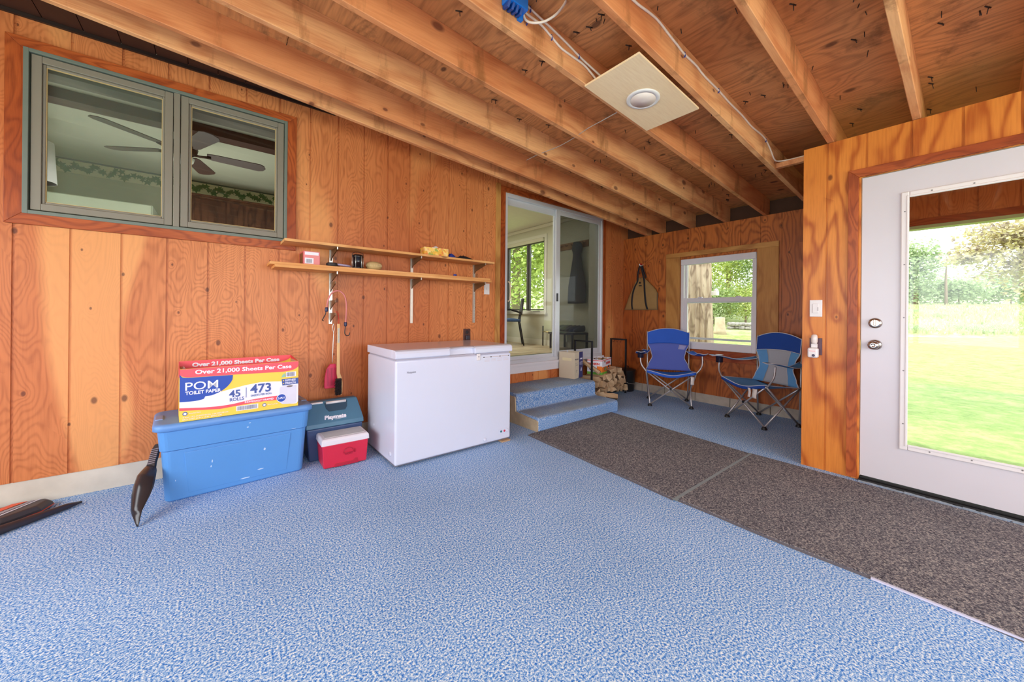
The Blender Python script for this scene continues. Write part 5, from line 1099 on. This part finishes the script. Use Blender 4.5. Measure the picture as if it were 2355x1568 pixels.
MB().lathe([(.13, 0), (.13, .02), (.012, .04), (.010, 1.9)], (0, 0, 0), 16).build('lamp_stand', nickel, lp)
fan = thing('ceiling_fan', 'dark five-bladed ceiling fan seen through the kitchen window', 'ceiling fan', (-.25, 4.60, 0), .03)
fd = plain('dark_walnut_blade', (62, 46, 38), .4, noise=.15); fmz = plain('bronze', (70, 56, 46), .3, metal=.7)
FZ = 2.54
MB().lathe([(.012, KC-FZ), (.05, KC-FZ-.002), (.05, .25), (.02, .2), (.02, .10), (.09, .08), (.11, .04), (.10, 0), (.06, -.03)], (0, 0, FZ), 24).build('motor', fmz, fan)
MB().lathe([(.055, -.03), (.085, -.05), (.075, -.085), (.03, -.105), (.005, -.108)], (0, 0, FZ), 24).build('light_bowl', plain('opal_glass', (236, 240, 226), .4), fan)
for k in range(5):
    a = 2*PI*k/5; M2 = Matrix.Translation((0, 0, FZ+.01)) @ Matrix.Rotation(a, 4, 'Z') @ Matrix.Rotation(-.16, 4, 'X')
    bo = [(.17, -.045), (.22, -.06), (.58, -.075), (.62, -.05), (.635, 0), (.62, .05), (.58, .075), (.22, .06), (.17, .045)]
    bd = fixn(MB().prism(bo, -.004, .004, 'z').build('fan_blade', fd, fan, bevel=.002, M=M2)); MB().tube([(.06, 0, -.015), (.12, .0, -.02), (.20, 0, -.006)], .012, 8).build('blade_arm', fmz, bd)

# ------------------------------------------------------------------ dining room behind the sliding door
cr = plain('cream_wall', (206, 204, 184), .8, noise=.02); wht = plain('white_trim_paint', (224, 220, 206), .5, noise=.02)
DX = 4.75
def PD(u, z, d): return (DX+d, u, z)
structure(panel_wall('wall_dining', PD, D+.115, 7.6, .5, 2.75, [], [(5.05, 6.95, 1.14, 2.50)], cr))
structure(box('wall_dining_far', (1.7, 7.6, .5), (DX+.1, 7.7, 2.75), cr)); structure(box('wall_dining_left', (1.62, D+.115, .5), (1.70, 7.7, 2.75), cr)); structure(box('ceiling_dining', (1.62, D+.115, 2.75), (DX+.11, 7.7, 2.83), plain('white_ceiling', (226, 222, 206), .85)))
structure(box('floor_dining', (1.62, D+.102, .42), (DX+.11, 7.7, .5), wood('pale_floor_boards', (214, 196, 166), (200, 178, 146), (166, 140, 108), 'x', 2, 8, False, .35)))
structure(box('wall_closet', (4.60, D+.116, .5), (DX-.002, 3.86, 2.748), plain('pale_closet', (214, 214, 200), .8)))
structure(box('trim_6', (DX-.05, 3.87, 2.69), (DX-.001, 7.6, 2.749), wht, bevel=.012)); structure(box('baseboard_dining', (DX-.016, 3.87, .5), (DX-.001, 7.6, .60), wht))
tag(box('door_rug', (2.55, D+.13, .501), (4.55, 3.95, .508), plain('dark_green_grey_rug', (88, 92, 86), .95, noise=.2, nscale=60)), 'dark grey rug inside the sliding door', 'rug')
w3 = structure(fr_yz(MB(), 4.98, 7.02, 1.08, 2.57, .06, DX-.018, DX-.001).build('window_3', wht), 'white cased window in the dining room wall')
box('window_sill', (DX-.05, 4.96, 1.07), (DX-.001, 7.04, 1.10), wht, w3, .003)
dk = plain('dark_grey_sash', (86, 84, 82), .45); 
for a, b_ in ((5.06, 5.52), (5.56, 6.18), (6.22, 6.94)): s_ = fr_yz(MB(), a, b_, 1.145, 2.46, .028, DX+.02, DX+.06).build('casement_sash', dk, w3); box('pane', (DX+.035, a+.03, 1.17), (DX+.04, b_-.03, 2.43), G, s_)
box('casement_post', (DX+.0, 5.52, 1.141), (DX+.08, 5.56, 2.499), dk, w3); box('casement_post', (DX+.0, 6.18, 1.141), (DX+.08, 6.22, 2.499), dk, w3)
MB().tube([(DX-.02, 5.15, 1.125), (DX-.06, 5.18, 1.12), (DX-.05, 5.30, 1.118)], .006, 6).build('crank_handle', dk, w3)
tag(box('roller_blind', (DX-.05, 5.04, 2.44), (DX-.019, 6.96, 2.51), plain('cream_blind', (210, 204, 182), .8), bevel=.01), 'cream blind rolled at the top of the dining room window', 'blind')
cr_ = thing('coat_rack', 'wooden coat rack board with hooks behind the sliding door', 'coat rack')
box('rack_board', (DX-.02, 3.99, 2.20), (DX-.001, 4.80, 2.31), wood('oak_board', (176, 130, 80), (154, 108, 62), (120, 78, 42), 'y', 2, 10, False, .5), cr_)
for i in range(6): MB().tube(smooth_pts([(DX-.02, 4.06+.13*i, 2.27), (DX-.06, 4.06+.13*i, 2.255), (DX-.075, 4.06+.13*i, 2.28)]), .006, 6).build('coat_hook', blackmetal, cr_)
def coat(u, v):
    z = 2.28-1.02*v; w_ = .060+.045*math.sin(PI*min(1, v*5))*(v < .2)+.125*max(0, min(1, (v-.18)*1.8)); a = 2*PI*u
    return (DX-.09+.055*math.cos(a)*(1+.15*math.sin(4*a)), 4.17+w_*math.sin(a)*(1+.06*math.sin(5*a+3*v)), z)
tag(MB().grid(coat, 24, 16).build('coat', plain('slate_coat', (74, 76, 84), .9, noise=.1), solid=.004), 'long dark grey coat hanging on the wooden rack', 'coat')
bn = thing('shoe_bench', 'dark bench holding shoes behind the screened glass', 'bench', (0, 0, .5))
dkb = plain('dark_bench', (54, 50, 54), .6)
box('bench_top', (4.33, 3.95, .25), (4.73, 4.50, .28), dkb, bn)
for y in (3.97, 4.46):
    for x in (4.35, 4.69): box('leg', (x, y, .008), (x+.025, y+.025, .25), dkb, bn)
for i, (y, c_) in enumerate(((4.00, (70, 66, 78)), (4.09, (70, 66, 78)), (4.18, (96, 84, 74)), (4.27, (96, 84, 74)), (4.36, (130, 130, 140)), (4.45, (130, 130, 140)))):
    s_ = thing('shoe', ['dark shoe at the right end of the bench', 'dark shoe at the right end of the bench', 'brown shoe in the middle of the bench', 'brown shoe in the middle of the bench', 'grey shoe at the left end of the bench', 'grey shoe at the left end of the bench'][i], 'shoe', (4.40, y, .782), 0, ['dark pair of shoes', 'dark pair of shoes', 'brown pair of shoes', 'brown pair of shoes', 'grey pair of shoes', 'grey pair of shoes'][i])
    b = MB(); loft(b, [[(x, w_*math.cos(a), z0+hh*math.sin(a)) for a in [2*PI*k/10 for k in range(10)]] for x, w_, z0, hh in ((0, .015, .03, .02), (.03, .04, .035, .03), (.10, .045, .045, .04), (.18, .038, .06, .05), (.25, .036, .065, .055), (.27, .02, .06, .04))]); b.build('upper', plain('shoe%d' % c_[0], c_, .6), s_)
    box('sole', (0, -.042, 0), (.27, .042, .014), plain('pale_sole', (170, 166, 160), .6), s_, .006)
def dining_chair(loc, rz, lab):
    ch = thing('dining_chair', lab, 'chair', loc, rz); fm = plain('black_chair_frame', (34, 34, 38), .35)
    for s in (-1, 1):
        MB().tube([(s*.24, -.26, 0), (s*.22, -.22, .44), (s*.22, -.20, .64), (s*.22, .0, .66), (s*.21, .20, .60)], .013, 8).build('leg', fm, ch)
        MB().tube([(s*.22, .26, 0), (s*.20, .18, .44), (s*.18, .24, .84)], .013, 8).build('leg', fm, ch)
    MB().grid(lambda u, v: ((u-.5)*.44, -.22+.42*v, .455+.02*math.sin(PI*u)*math.sin(PI*v)), 8, 8).build('seat', plain('blue_upholstery', (58, 84, 122), .8), ch, solid=.045)
    MB().grid(lambda u, v: ((u-.5)*(.44-.1*v*v), .215+.04*v-.03*math.cos(PI*(u-.5)), .56+.30*v), 10, 8).build('backrest', plain('black_shell', (56, 54, 58), .5), ch, solid=.02)
dining_chair((4.25, 5.46, .5), -2.2, 'black chair with a blue seat, nearer of the two behind the sliding door')
dining_chair((4.30, 6.15, .5), -1.7, 'black chair partly hidden behind the nearer one in the dining room')
MB_ = thing('door_stop_rail', 'black and brass handrail stub at the dining room wall', 'rail'); MB().tube([(4.66, 4.98, .5), (4.66, 4.98, .86)], .012, 8).build('rail_post', blackmetal, MB_); MB().tube([(4.66, 4.98, .76), (4.66, 4.80, .75)], .010, 8).build('rail_bar', plain('brass_rail', (190, 160, 110), .3, metal=.8), MB_)
# outer skin of the house so daylight only enters by windows
ext = plain('pale_siding', (200, 196, 186), .8)
structure(box('ceiling_house_roof', (-3.5, D+.10, 3.0), (5.0, 7.9, 3.1), ext)); structure(box('wall_house_rear', (-3.5, 7.8, -.35), (5.0, 7.9, 3.0), ext)); structure(box('wall_house_left', (-3.5, D+.12, -.35), (-3.42, 7.8, 3.0), ext))

# ------------------------------------------------------------------ entry porch beyond the white door
structure(panel_wall('wall_porch_header', PB, -3.2, YC-.105, 1.93, lambda u: jz(XB)-.006, [.185-SP*i for i in range(-2, 17)], [], wallA_m, thick=.09))
structure(box('trim_7', (XB-.004, -3.2, 1.872), (XB+.10, YC-.105, 1.929), redtrim_y)); structure(box('trim_8', (XB-.004, -3.2, 1.845), (XB+.10, YC-.105, 1.871), plain('pale_green_paint', (176, 186, 140), .6)))
structure(box('floor_porch', (XC+.12, -3.2, -.26), (XB+.1, YC-.10, -.16), plain('porch_slab', (150, 146, 140), .9)))

# ------------------------------------------------------------------ garden
def at(u, d, z=None):
    a = (u-CX)/F_PX; p = (fw+rt*a)*d; return (p.x, p.y, th(p.x, p.y) if z is None else z)
def th(x, y):
    d = math.cos(TH)*x+math.sin(TH)*y; s = max(0, d-17)
    return -.36+.11*s*min(1, s/4)+.03*math.sin(x*.3)*math.cos(y*.25)
def leafm(name, cols, rough=.6, seed=0):
    m, nt, N, L, P = node_mat(name); tc = N.new('ShaderNodeTexCoord'); nz = N.new('ShaderNodeTexNoise'); nz.inputs['Scale'].default_value = 5; nz.inputs['Detail'].default_value = 5; nz.inputs['Roughness'].default_value = .8
    L.new(tc.outputs['Object'], nz.inputs['Vector']); cr = N.new('ShaderNodeValToRGB'); e = cr.color_ramp.elements; e[0].position = .38; e[1].position = .62; e[0].color = lin(cols[0]); e[1].color = lin(cols[-1])
    for i, c in enumerate(cols[1:-1]): q = e.new(.38+.24*(i+1)/(len(cols)-1)); q.color = lin(c)
    L.new(nz.outputs['Fac'], cr.inputs[0]); L.new(cr.outputs[0], P.inputs['Base Color']); P.inputs['Roughness'].default_value = rough; P.inputs['Specular IOR Level'].default_value = .2
    tr_ = N.new('ShaderNodeBsdfTranslucent'); L.new(cr.outputs[0], tr_.inputs[0]); mx = N.new('ShaderNodeMixShader'); mx.inputs[0].default_value = .35; L.new(P.outputs[0], mx.inputs[1]); L.new(tr_.outputs[0], mx.inputs[2]); L.new(mx.outputs[0], N['Material Output'].inputs[0]); return m
lawn_m = leafm('lawn_grass', [(136, 160, 88), (158, 180, 106), (178, 196, 126)]); lawn_m.node_tree.nodes['Noise Texture'].inputs['Scale'].default_value = 4
meadow_m = leafm('meadow_grass', [(140, 156, 104), (178, 186, 134), (200, 200, 160)]); meadow_m.node_tree.nodes['Noise Texture'].inputs['Scale'].default_value = .8
def strip(name, d0, d1, nd, a0, a1, na, m):
    b = MB()
    def fn(i, j):
        d = d0+(d1-d0)*j/nd; a = a0+(a1-a0)*i/na; p = (fw+rt*a)*d; return (p.x, p.y, th(p.x, p.y))
    vs = [fn(i, j) for j in range(nd+1) for i in range(na+1)]
    b.add(vs, [(j*(na+1)+i, j*(na+1)+i+1, (j+1)*(na+1)+i+1, (j+1)*(na+1)+i) for j in range(nd) for i in range(na)], True); return structure(b.build(name, m))
strip('floor_lawn', 0, 20.5, 24, -3.5, 6, 30, lawn_m)
strip('floor_meadow', 20.5, 90, 30, -3.5, 4, 30, meadow_m)
structure(MB().add([(-60, -60, -.5), (60, -60, -.5), (60, 60, -.5), (-60, 60, -.5)], [(0, 1, 2, 3)]).build('floor_ground', lawn_m))
def leaves(mb, c, r, n, s, rr, shell=.55, droop=0):
    for _ in range(n):
        th_ = rr.uniform(0, 2*PI); ph = math.acos(rr.uniform(-1, 1)); q = shell+(1-shell)*rr.random()
        lump = 1+.16*math.sin(5*th_+c[0]*3)*math.sin(4*ph+c[1])+.1*math.sin(9*th_+2*ph)
        p = Vector((c[0]+r[0]*q*lump*math.sin(ph)*math.cos(th_), c[1]+r[1]*q*lump*math.sin(ph)*math.sin(th_), c[2]+r[2]*q*lump*math.cos(ph)))
        a = Vector((rr.gauss(0, 1), rr.gauss(0, 1), rr.gauss(0, .5)-droop)).normalized(); b_ = a.cross(Vector((rr.gauss(0, 1), rr.gauss(0, 1), 1))).normalized(); L_ = s*rr.uniform(.6, 1.3)
        mb.add([p-a*L_*.5, p+b_*L_*.35, p+a*L_*.5, p-b_*L_*.35], [(0, 1, 2, 3)])
LM = {'bright': leafm('bright_leaves', [(122, 146, 78), (182, 196, 108), (218, 222, 146)]), 'mid': leafm('mid_leaves', [(110, 134, 92), (150, 170, 110), (184, 196, 136)]), 'far': leafm('hazy_leaves', [(142, 164, 130), (170, 188, 146), (196, 206, 166)]), 'maple': leafm('maple_leaves', [(146, 130, 128), (188, 174, 166), (196, 188, 146), (218, 206, 150), (240, 230, 228)])}  # the hazy set has distance haze mixed into its leaf colours
barkm = plain('pale_bark', (150, 130, 116), .9, noise=.35, nscale=6, bump=.6)
def tree(name, label, cat, u, d, h, rx, rz2, kind, n, s, trunk_r=.14, crown_z=None, blobs=6, seed=0, group=None):
    rr = random.Random(seed*13+5); x, y, z = at(u, d); t = thing(name, label, cat, (x, y, z), 0, group)
    b = MB(); cz = crown_z if crown_z else h-rz2
    for k in range(blobs):
        a = 2*PI*k/blobs; q = .5 if k else 0; leaves(b, (rx*q*math.cos(a), rx*q*math.sin(a), cz+rr.uniform(-.35, .35)*rz2), (rx*.62, rx*.62, rz2*.66), int(n*(2.2 if d < 40 else 1.3))//blobs, s*(.56 if d < 40 else .8), rr)
    b.build('foliage', LM[kind], t)
    MB().tube([(0, 0, -.1), (.1, .05, h*.4), (.0, .0, h*.8)], trunk_r, 8, rs=[trunk_r*1.3, trunk_r, trunk_r*.4]).build('trunk', barkm, t); return t
# behind the alcove window and the dining window
tree('tree', 'tall bright green tree filling the dining room window', 'tree', 1185, 19, 11, 4.2, 5.2, 'bright', 5200, .42, .2, seed=1)
tree('tree', 'bright leafy tree seen at the right of the dining room window', 'tree', 1290, 22, 10, 4.2, 4.8, 'bright', 4200, .42, .2, seed=2)
tree('tree', 'large pale green tree beyond the thick trunk, left in the alcove window', 'tree', 1560, 29, 9.5, 4.4, 4.6, 'bright', 4200, .40, .2, seed=3)
tree('tree', 'pale green tree in the middle of the alcove window', 'tree', 1675, 31, 7.6, 3.0, 3.6, 'bright', 3400, .34, .2, seed=4)
tree('tree', 'tree with olive crown at the right of the alcove window', 'tree', 1765, 27, 8.6, 2.6, 3.9, 'mid', 3200, .32, .2, seed=5)
tree('bush', 'low dark green bush behind the tree stump', 'bush', 1640, 25, 3.3, 1.6, 1.6, 'mid', 1800, .26, .06, 1.5, seed=6)
tree('bush', 'low pale green bush behind the stone row', 'bush', 1715, 25.5, 3.1, 1.9, 1.5, 'bright', 2000, .26, .06, 1.45, seed=7)
tree('bush', 'dark bush close behind the thick trunk', 'bush', 1575, 24, 3.2, 1.9, 1.6, 'mid', 1400, .28, .06, 1.5, seed=8)
# beyond the white door, far
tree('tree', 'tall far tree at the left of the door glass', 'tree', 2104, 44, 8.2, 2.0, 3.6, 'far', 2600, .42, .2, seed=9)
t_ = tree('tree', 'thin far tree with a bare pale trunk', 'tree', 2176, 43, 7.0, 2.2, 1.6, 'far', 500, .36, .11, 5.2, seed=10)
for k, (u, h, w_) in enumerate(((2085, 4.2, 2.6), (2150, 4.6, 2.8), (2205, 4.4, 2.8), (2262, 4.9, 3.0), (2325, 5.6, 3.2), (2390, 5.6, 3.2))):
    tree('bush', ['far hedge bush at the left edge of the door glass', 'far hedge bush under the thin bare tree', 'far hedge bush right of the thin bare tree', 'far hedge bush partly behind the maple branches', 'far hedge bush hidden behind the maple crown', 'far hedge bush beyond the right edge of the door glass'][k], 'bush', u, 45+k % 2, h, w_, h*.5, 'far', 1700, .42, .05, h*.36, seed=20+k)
# maple branches near the door
mx_, my_ = 12.3, -2.2
mp_ = thing('maple_tree', 'maple tree with purple and yellow leaves at the right of the door glass', 'tree', (mx_, my_, th(mx_, my_)))
rr = random.Random(77); b = MB()
for (dx, dy, dz, r1, r2_, n) in ((0, .3, 3.1, 1.3, .9, 4200), (.2, 1.7, 3.15, .85, .42, 2400), (.0, 2.25, 2.75, .45, .2, 800), (.3, 1.4, 2.55, .95, .5, 2600), (0, .9, 1.95, .9, .5, 2400), (0, .35, 1.45, .9, .35, 1600), (0, -.7, 2.3, 1.4, 1.2, 3000), (0, -1, 4.2, 1.8, 1.3, 1800), (.2, .9, 3.8, 1.1, .4, 1600)):
    leaves(b, (dx, dy, dz), (r1, r1, r2_), n, .085, rr, .2, .3)
b.build('foliage', LM['maple'], mp_)
MB().tube([(0, -.6, -.1), (.05, -.6, 1.6), (0, -.5, 3.5)], .16, 10, rs=[.2, .16, .08]).build('trunk', barkm, mp_)
for p in (((0, -.5, 1.9), (.1, .4, 2.5), (.1, 1.6, 3.0)), ((0, -.5, 2.6), (.1, .6, 3.4), (.2, 1.5, 3.6)), ((0, -.5, 1.5), (.1, .2, 1.7), (.1, .9, 1.7))): MB().tube(smooth_pts(p), .035, 6).build('branch', barkm, mp_)
# meadow plants
rr = random.Random(5); b = MB()
for _ in range(4200):
    d = rr.uniform(21, 42); u = rr.uniform(2040, 2420); x, y, z = at(u, d); h = rr.uniform(.12, .42); q = rr.uniform(.03, .08); a = rr.uniform(0, PI)
    b.add([(x-q*math.cos(a), y-q*math.sin(a), z), (x+q*math.cos(a), y+q*math.sin(a), z), (x+rr.uniform(-.1, .1), y+rr.uniform(-.1, .1), z+h)], [(0, 1, 2)])
tag(b.build('meadow_plants', meadow_m), 'tall pale meadow grass beyond the mown lawn', 'grass', kind='stuff')
for k, (u, d, w_, h) in enumerate(((2110, 22, .9, .55), (2160, 30, .9, .5), (2230, 22.5, 1.0, .6), (2300, 22, 1.1, .8), (2105, 33, 1.0, .5))):
    tree('meadow_bush', ['weedy clump at the left end of the lawn edge', 'low weedy clump in the middle of the meadow', 'weedy clump at the lawn edge below the maple tips', 'green clump at the lawn edge under the maple', 'small weedy clump at the far left of the meadow'][k], 'bush', u, d, h, w_, h*.5, 'far', 700, .10, .01, h*.5, 4, seed=40+k)
# thick trunk close to the alcove window
tx, ty, tz = at(1608, 8.0)
tk = thing('thick_tree', 'thick furrowed tree trunk close outside the alcove window', 'tree', (tx, ty, tz))
def trunk(u, v):
    a = 2*PI*u; z = 6.2*v-.05; r = .245+.12*math.exp(-z*2.2)-.01*v+.018*math.sin(13*a+1.5*math.sin(z*2.1)+z*.6)+.010*math.sin(29*a+2*math.sin(z*3.3))+.03*math.sin(3*a+z*.5)
    return (r*math.cos(a)+.02*z*.5, r*math.sin(a)+.015*z, z)
MB().grid(trunk, 110, 60).build('trunk', wood('weathered_bark', (206, 184, 164), (176, 152, 134), (120, 98, 84), 'z', 2.2, 12, False, .95, ringmix=.7), tk)
rr = random.Random(3); b = MB()
for a in range(5): leaves(b, (1.6*math.cos(a*1.3), 1.6*math.sin(a*1.3), 6.6+.4*(a % 2)), (1.5, 1.5, 1.0), 350, .25, rr)
b.build('foliage', LM['mid'], tk)
for a in range(4): MB().tube([(.1, .1, 5.6), (.9*math.cos(a*1.6), .9*math.sin(a*1.6), 6.3), (1.7*math.cos(a*1.6), 1.7*math.sin(a*1.6), 6.8)], .08, 8).build('branch', barkm, tk)
x, y, z = at(1643, 7.85, 1.50); bf = thing('bird_feeder', 'small white feeder on a bracket at the side of the thick trunk', 'feeder', (x, y, z))
box('feeder_box', (-.06, -.07, 0), (.06, .07, .09), whiteplast, bf, .01); MB().lathe([(.05, .09), (.04, .13), (.01, .15)], (0, -.03, 0), 14).build('feeder_cap', whiteplast, bf); MB().tube([(0, 0, .03), tuple(Vector((tx+.02, ty+.02, z+.05))-Vector((x, y, z)))], .012, 6).build('feeder_arm', whiteplast, bf)
x, y, z = at(1656, 21.0); sp = thing('tree_stump', 'cut tree stump on the far lawn', 'stump', (x, y, z))
MB().lathe([(.36, -.1), (.30, .15), (.26, .5), (.25, .86), (.23, .90), (.02, .91)], (0, 0, 0), 20).build('stump_wood', plain('grey_stump', (186, 164, 142), .9, noise=.3, nscale=5, bump=.5), sp)
rr = random.Random(9); stm = plain('grey_fieldstone', (150, 144, 140), .9, noise=.4, nscale=4)
for k in range(34):
    row = k // 17; u = 1678+(k % 17)*4.6+rr.uniform(-1, 1); x, y, z = at(u, 22.6+rr.uniform(-.2, .2)); s = rr.uniform(.11, .17)
    b = MB(); loft(b, [[(s*q*(1+.2*rr.random())*math.cos(a), s*q*(1+.2*rr.random())*math.sin(a), s*w_) for a in [2*PI*j/7 for j in range(7)]] for q, w_ in ((.6, -.7), (1.1, -.3), (1.1, .3), (.5, .7))], False)
    o = b.build('field_stone', stm); o.location = (x, y, z+.10+.22*row); tag(o, 'grey field stone in the tumbled row beside the tree stump', 'stone', 'stones of the tumbled row')
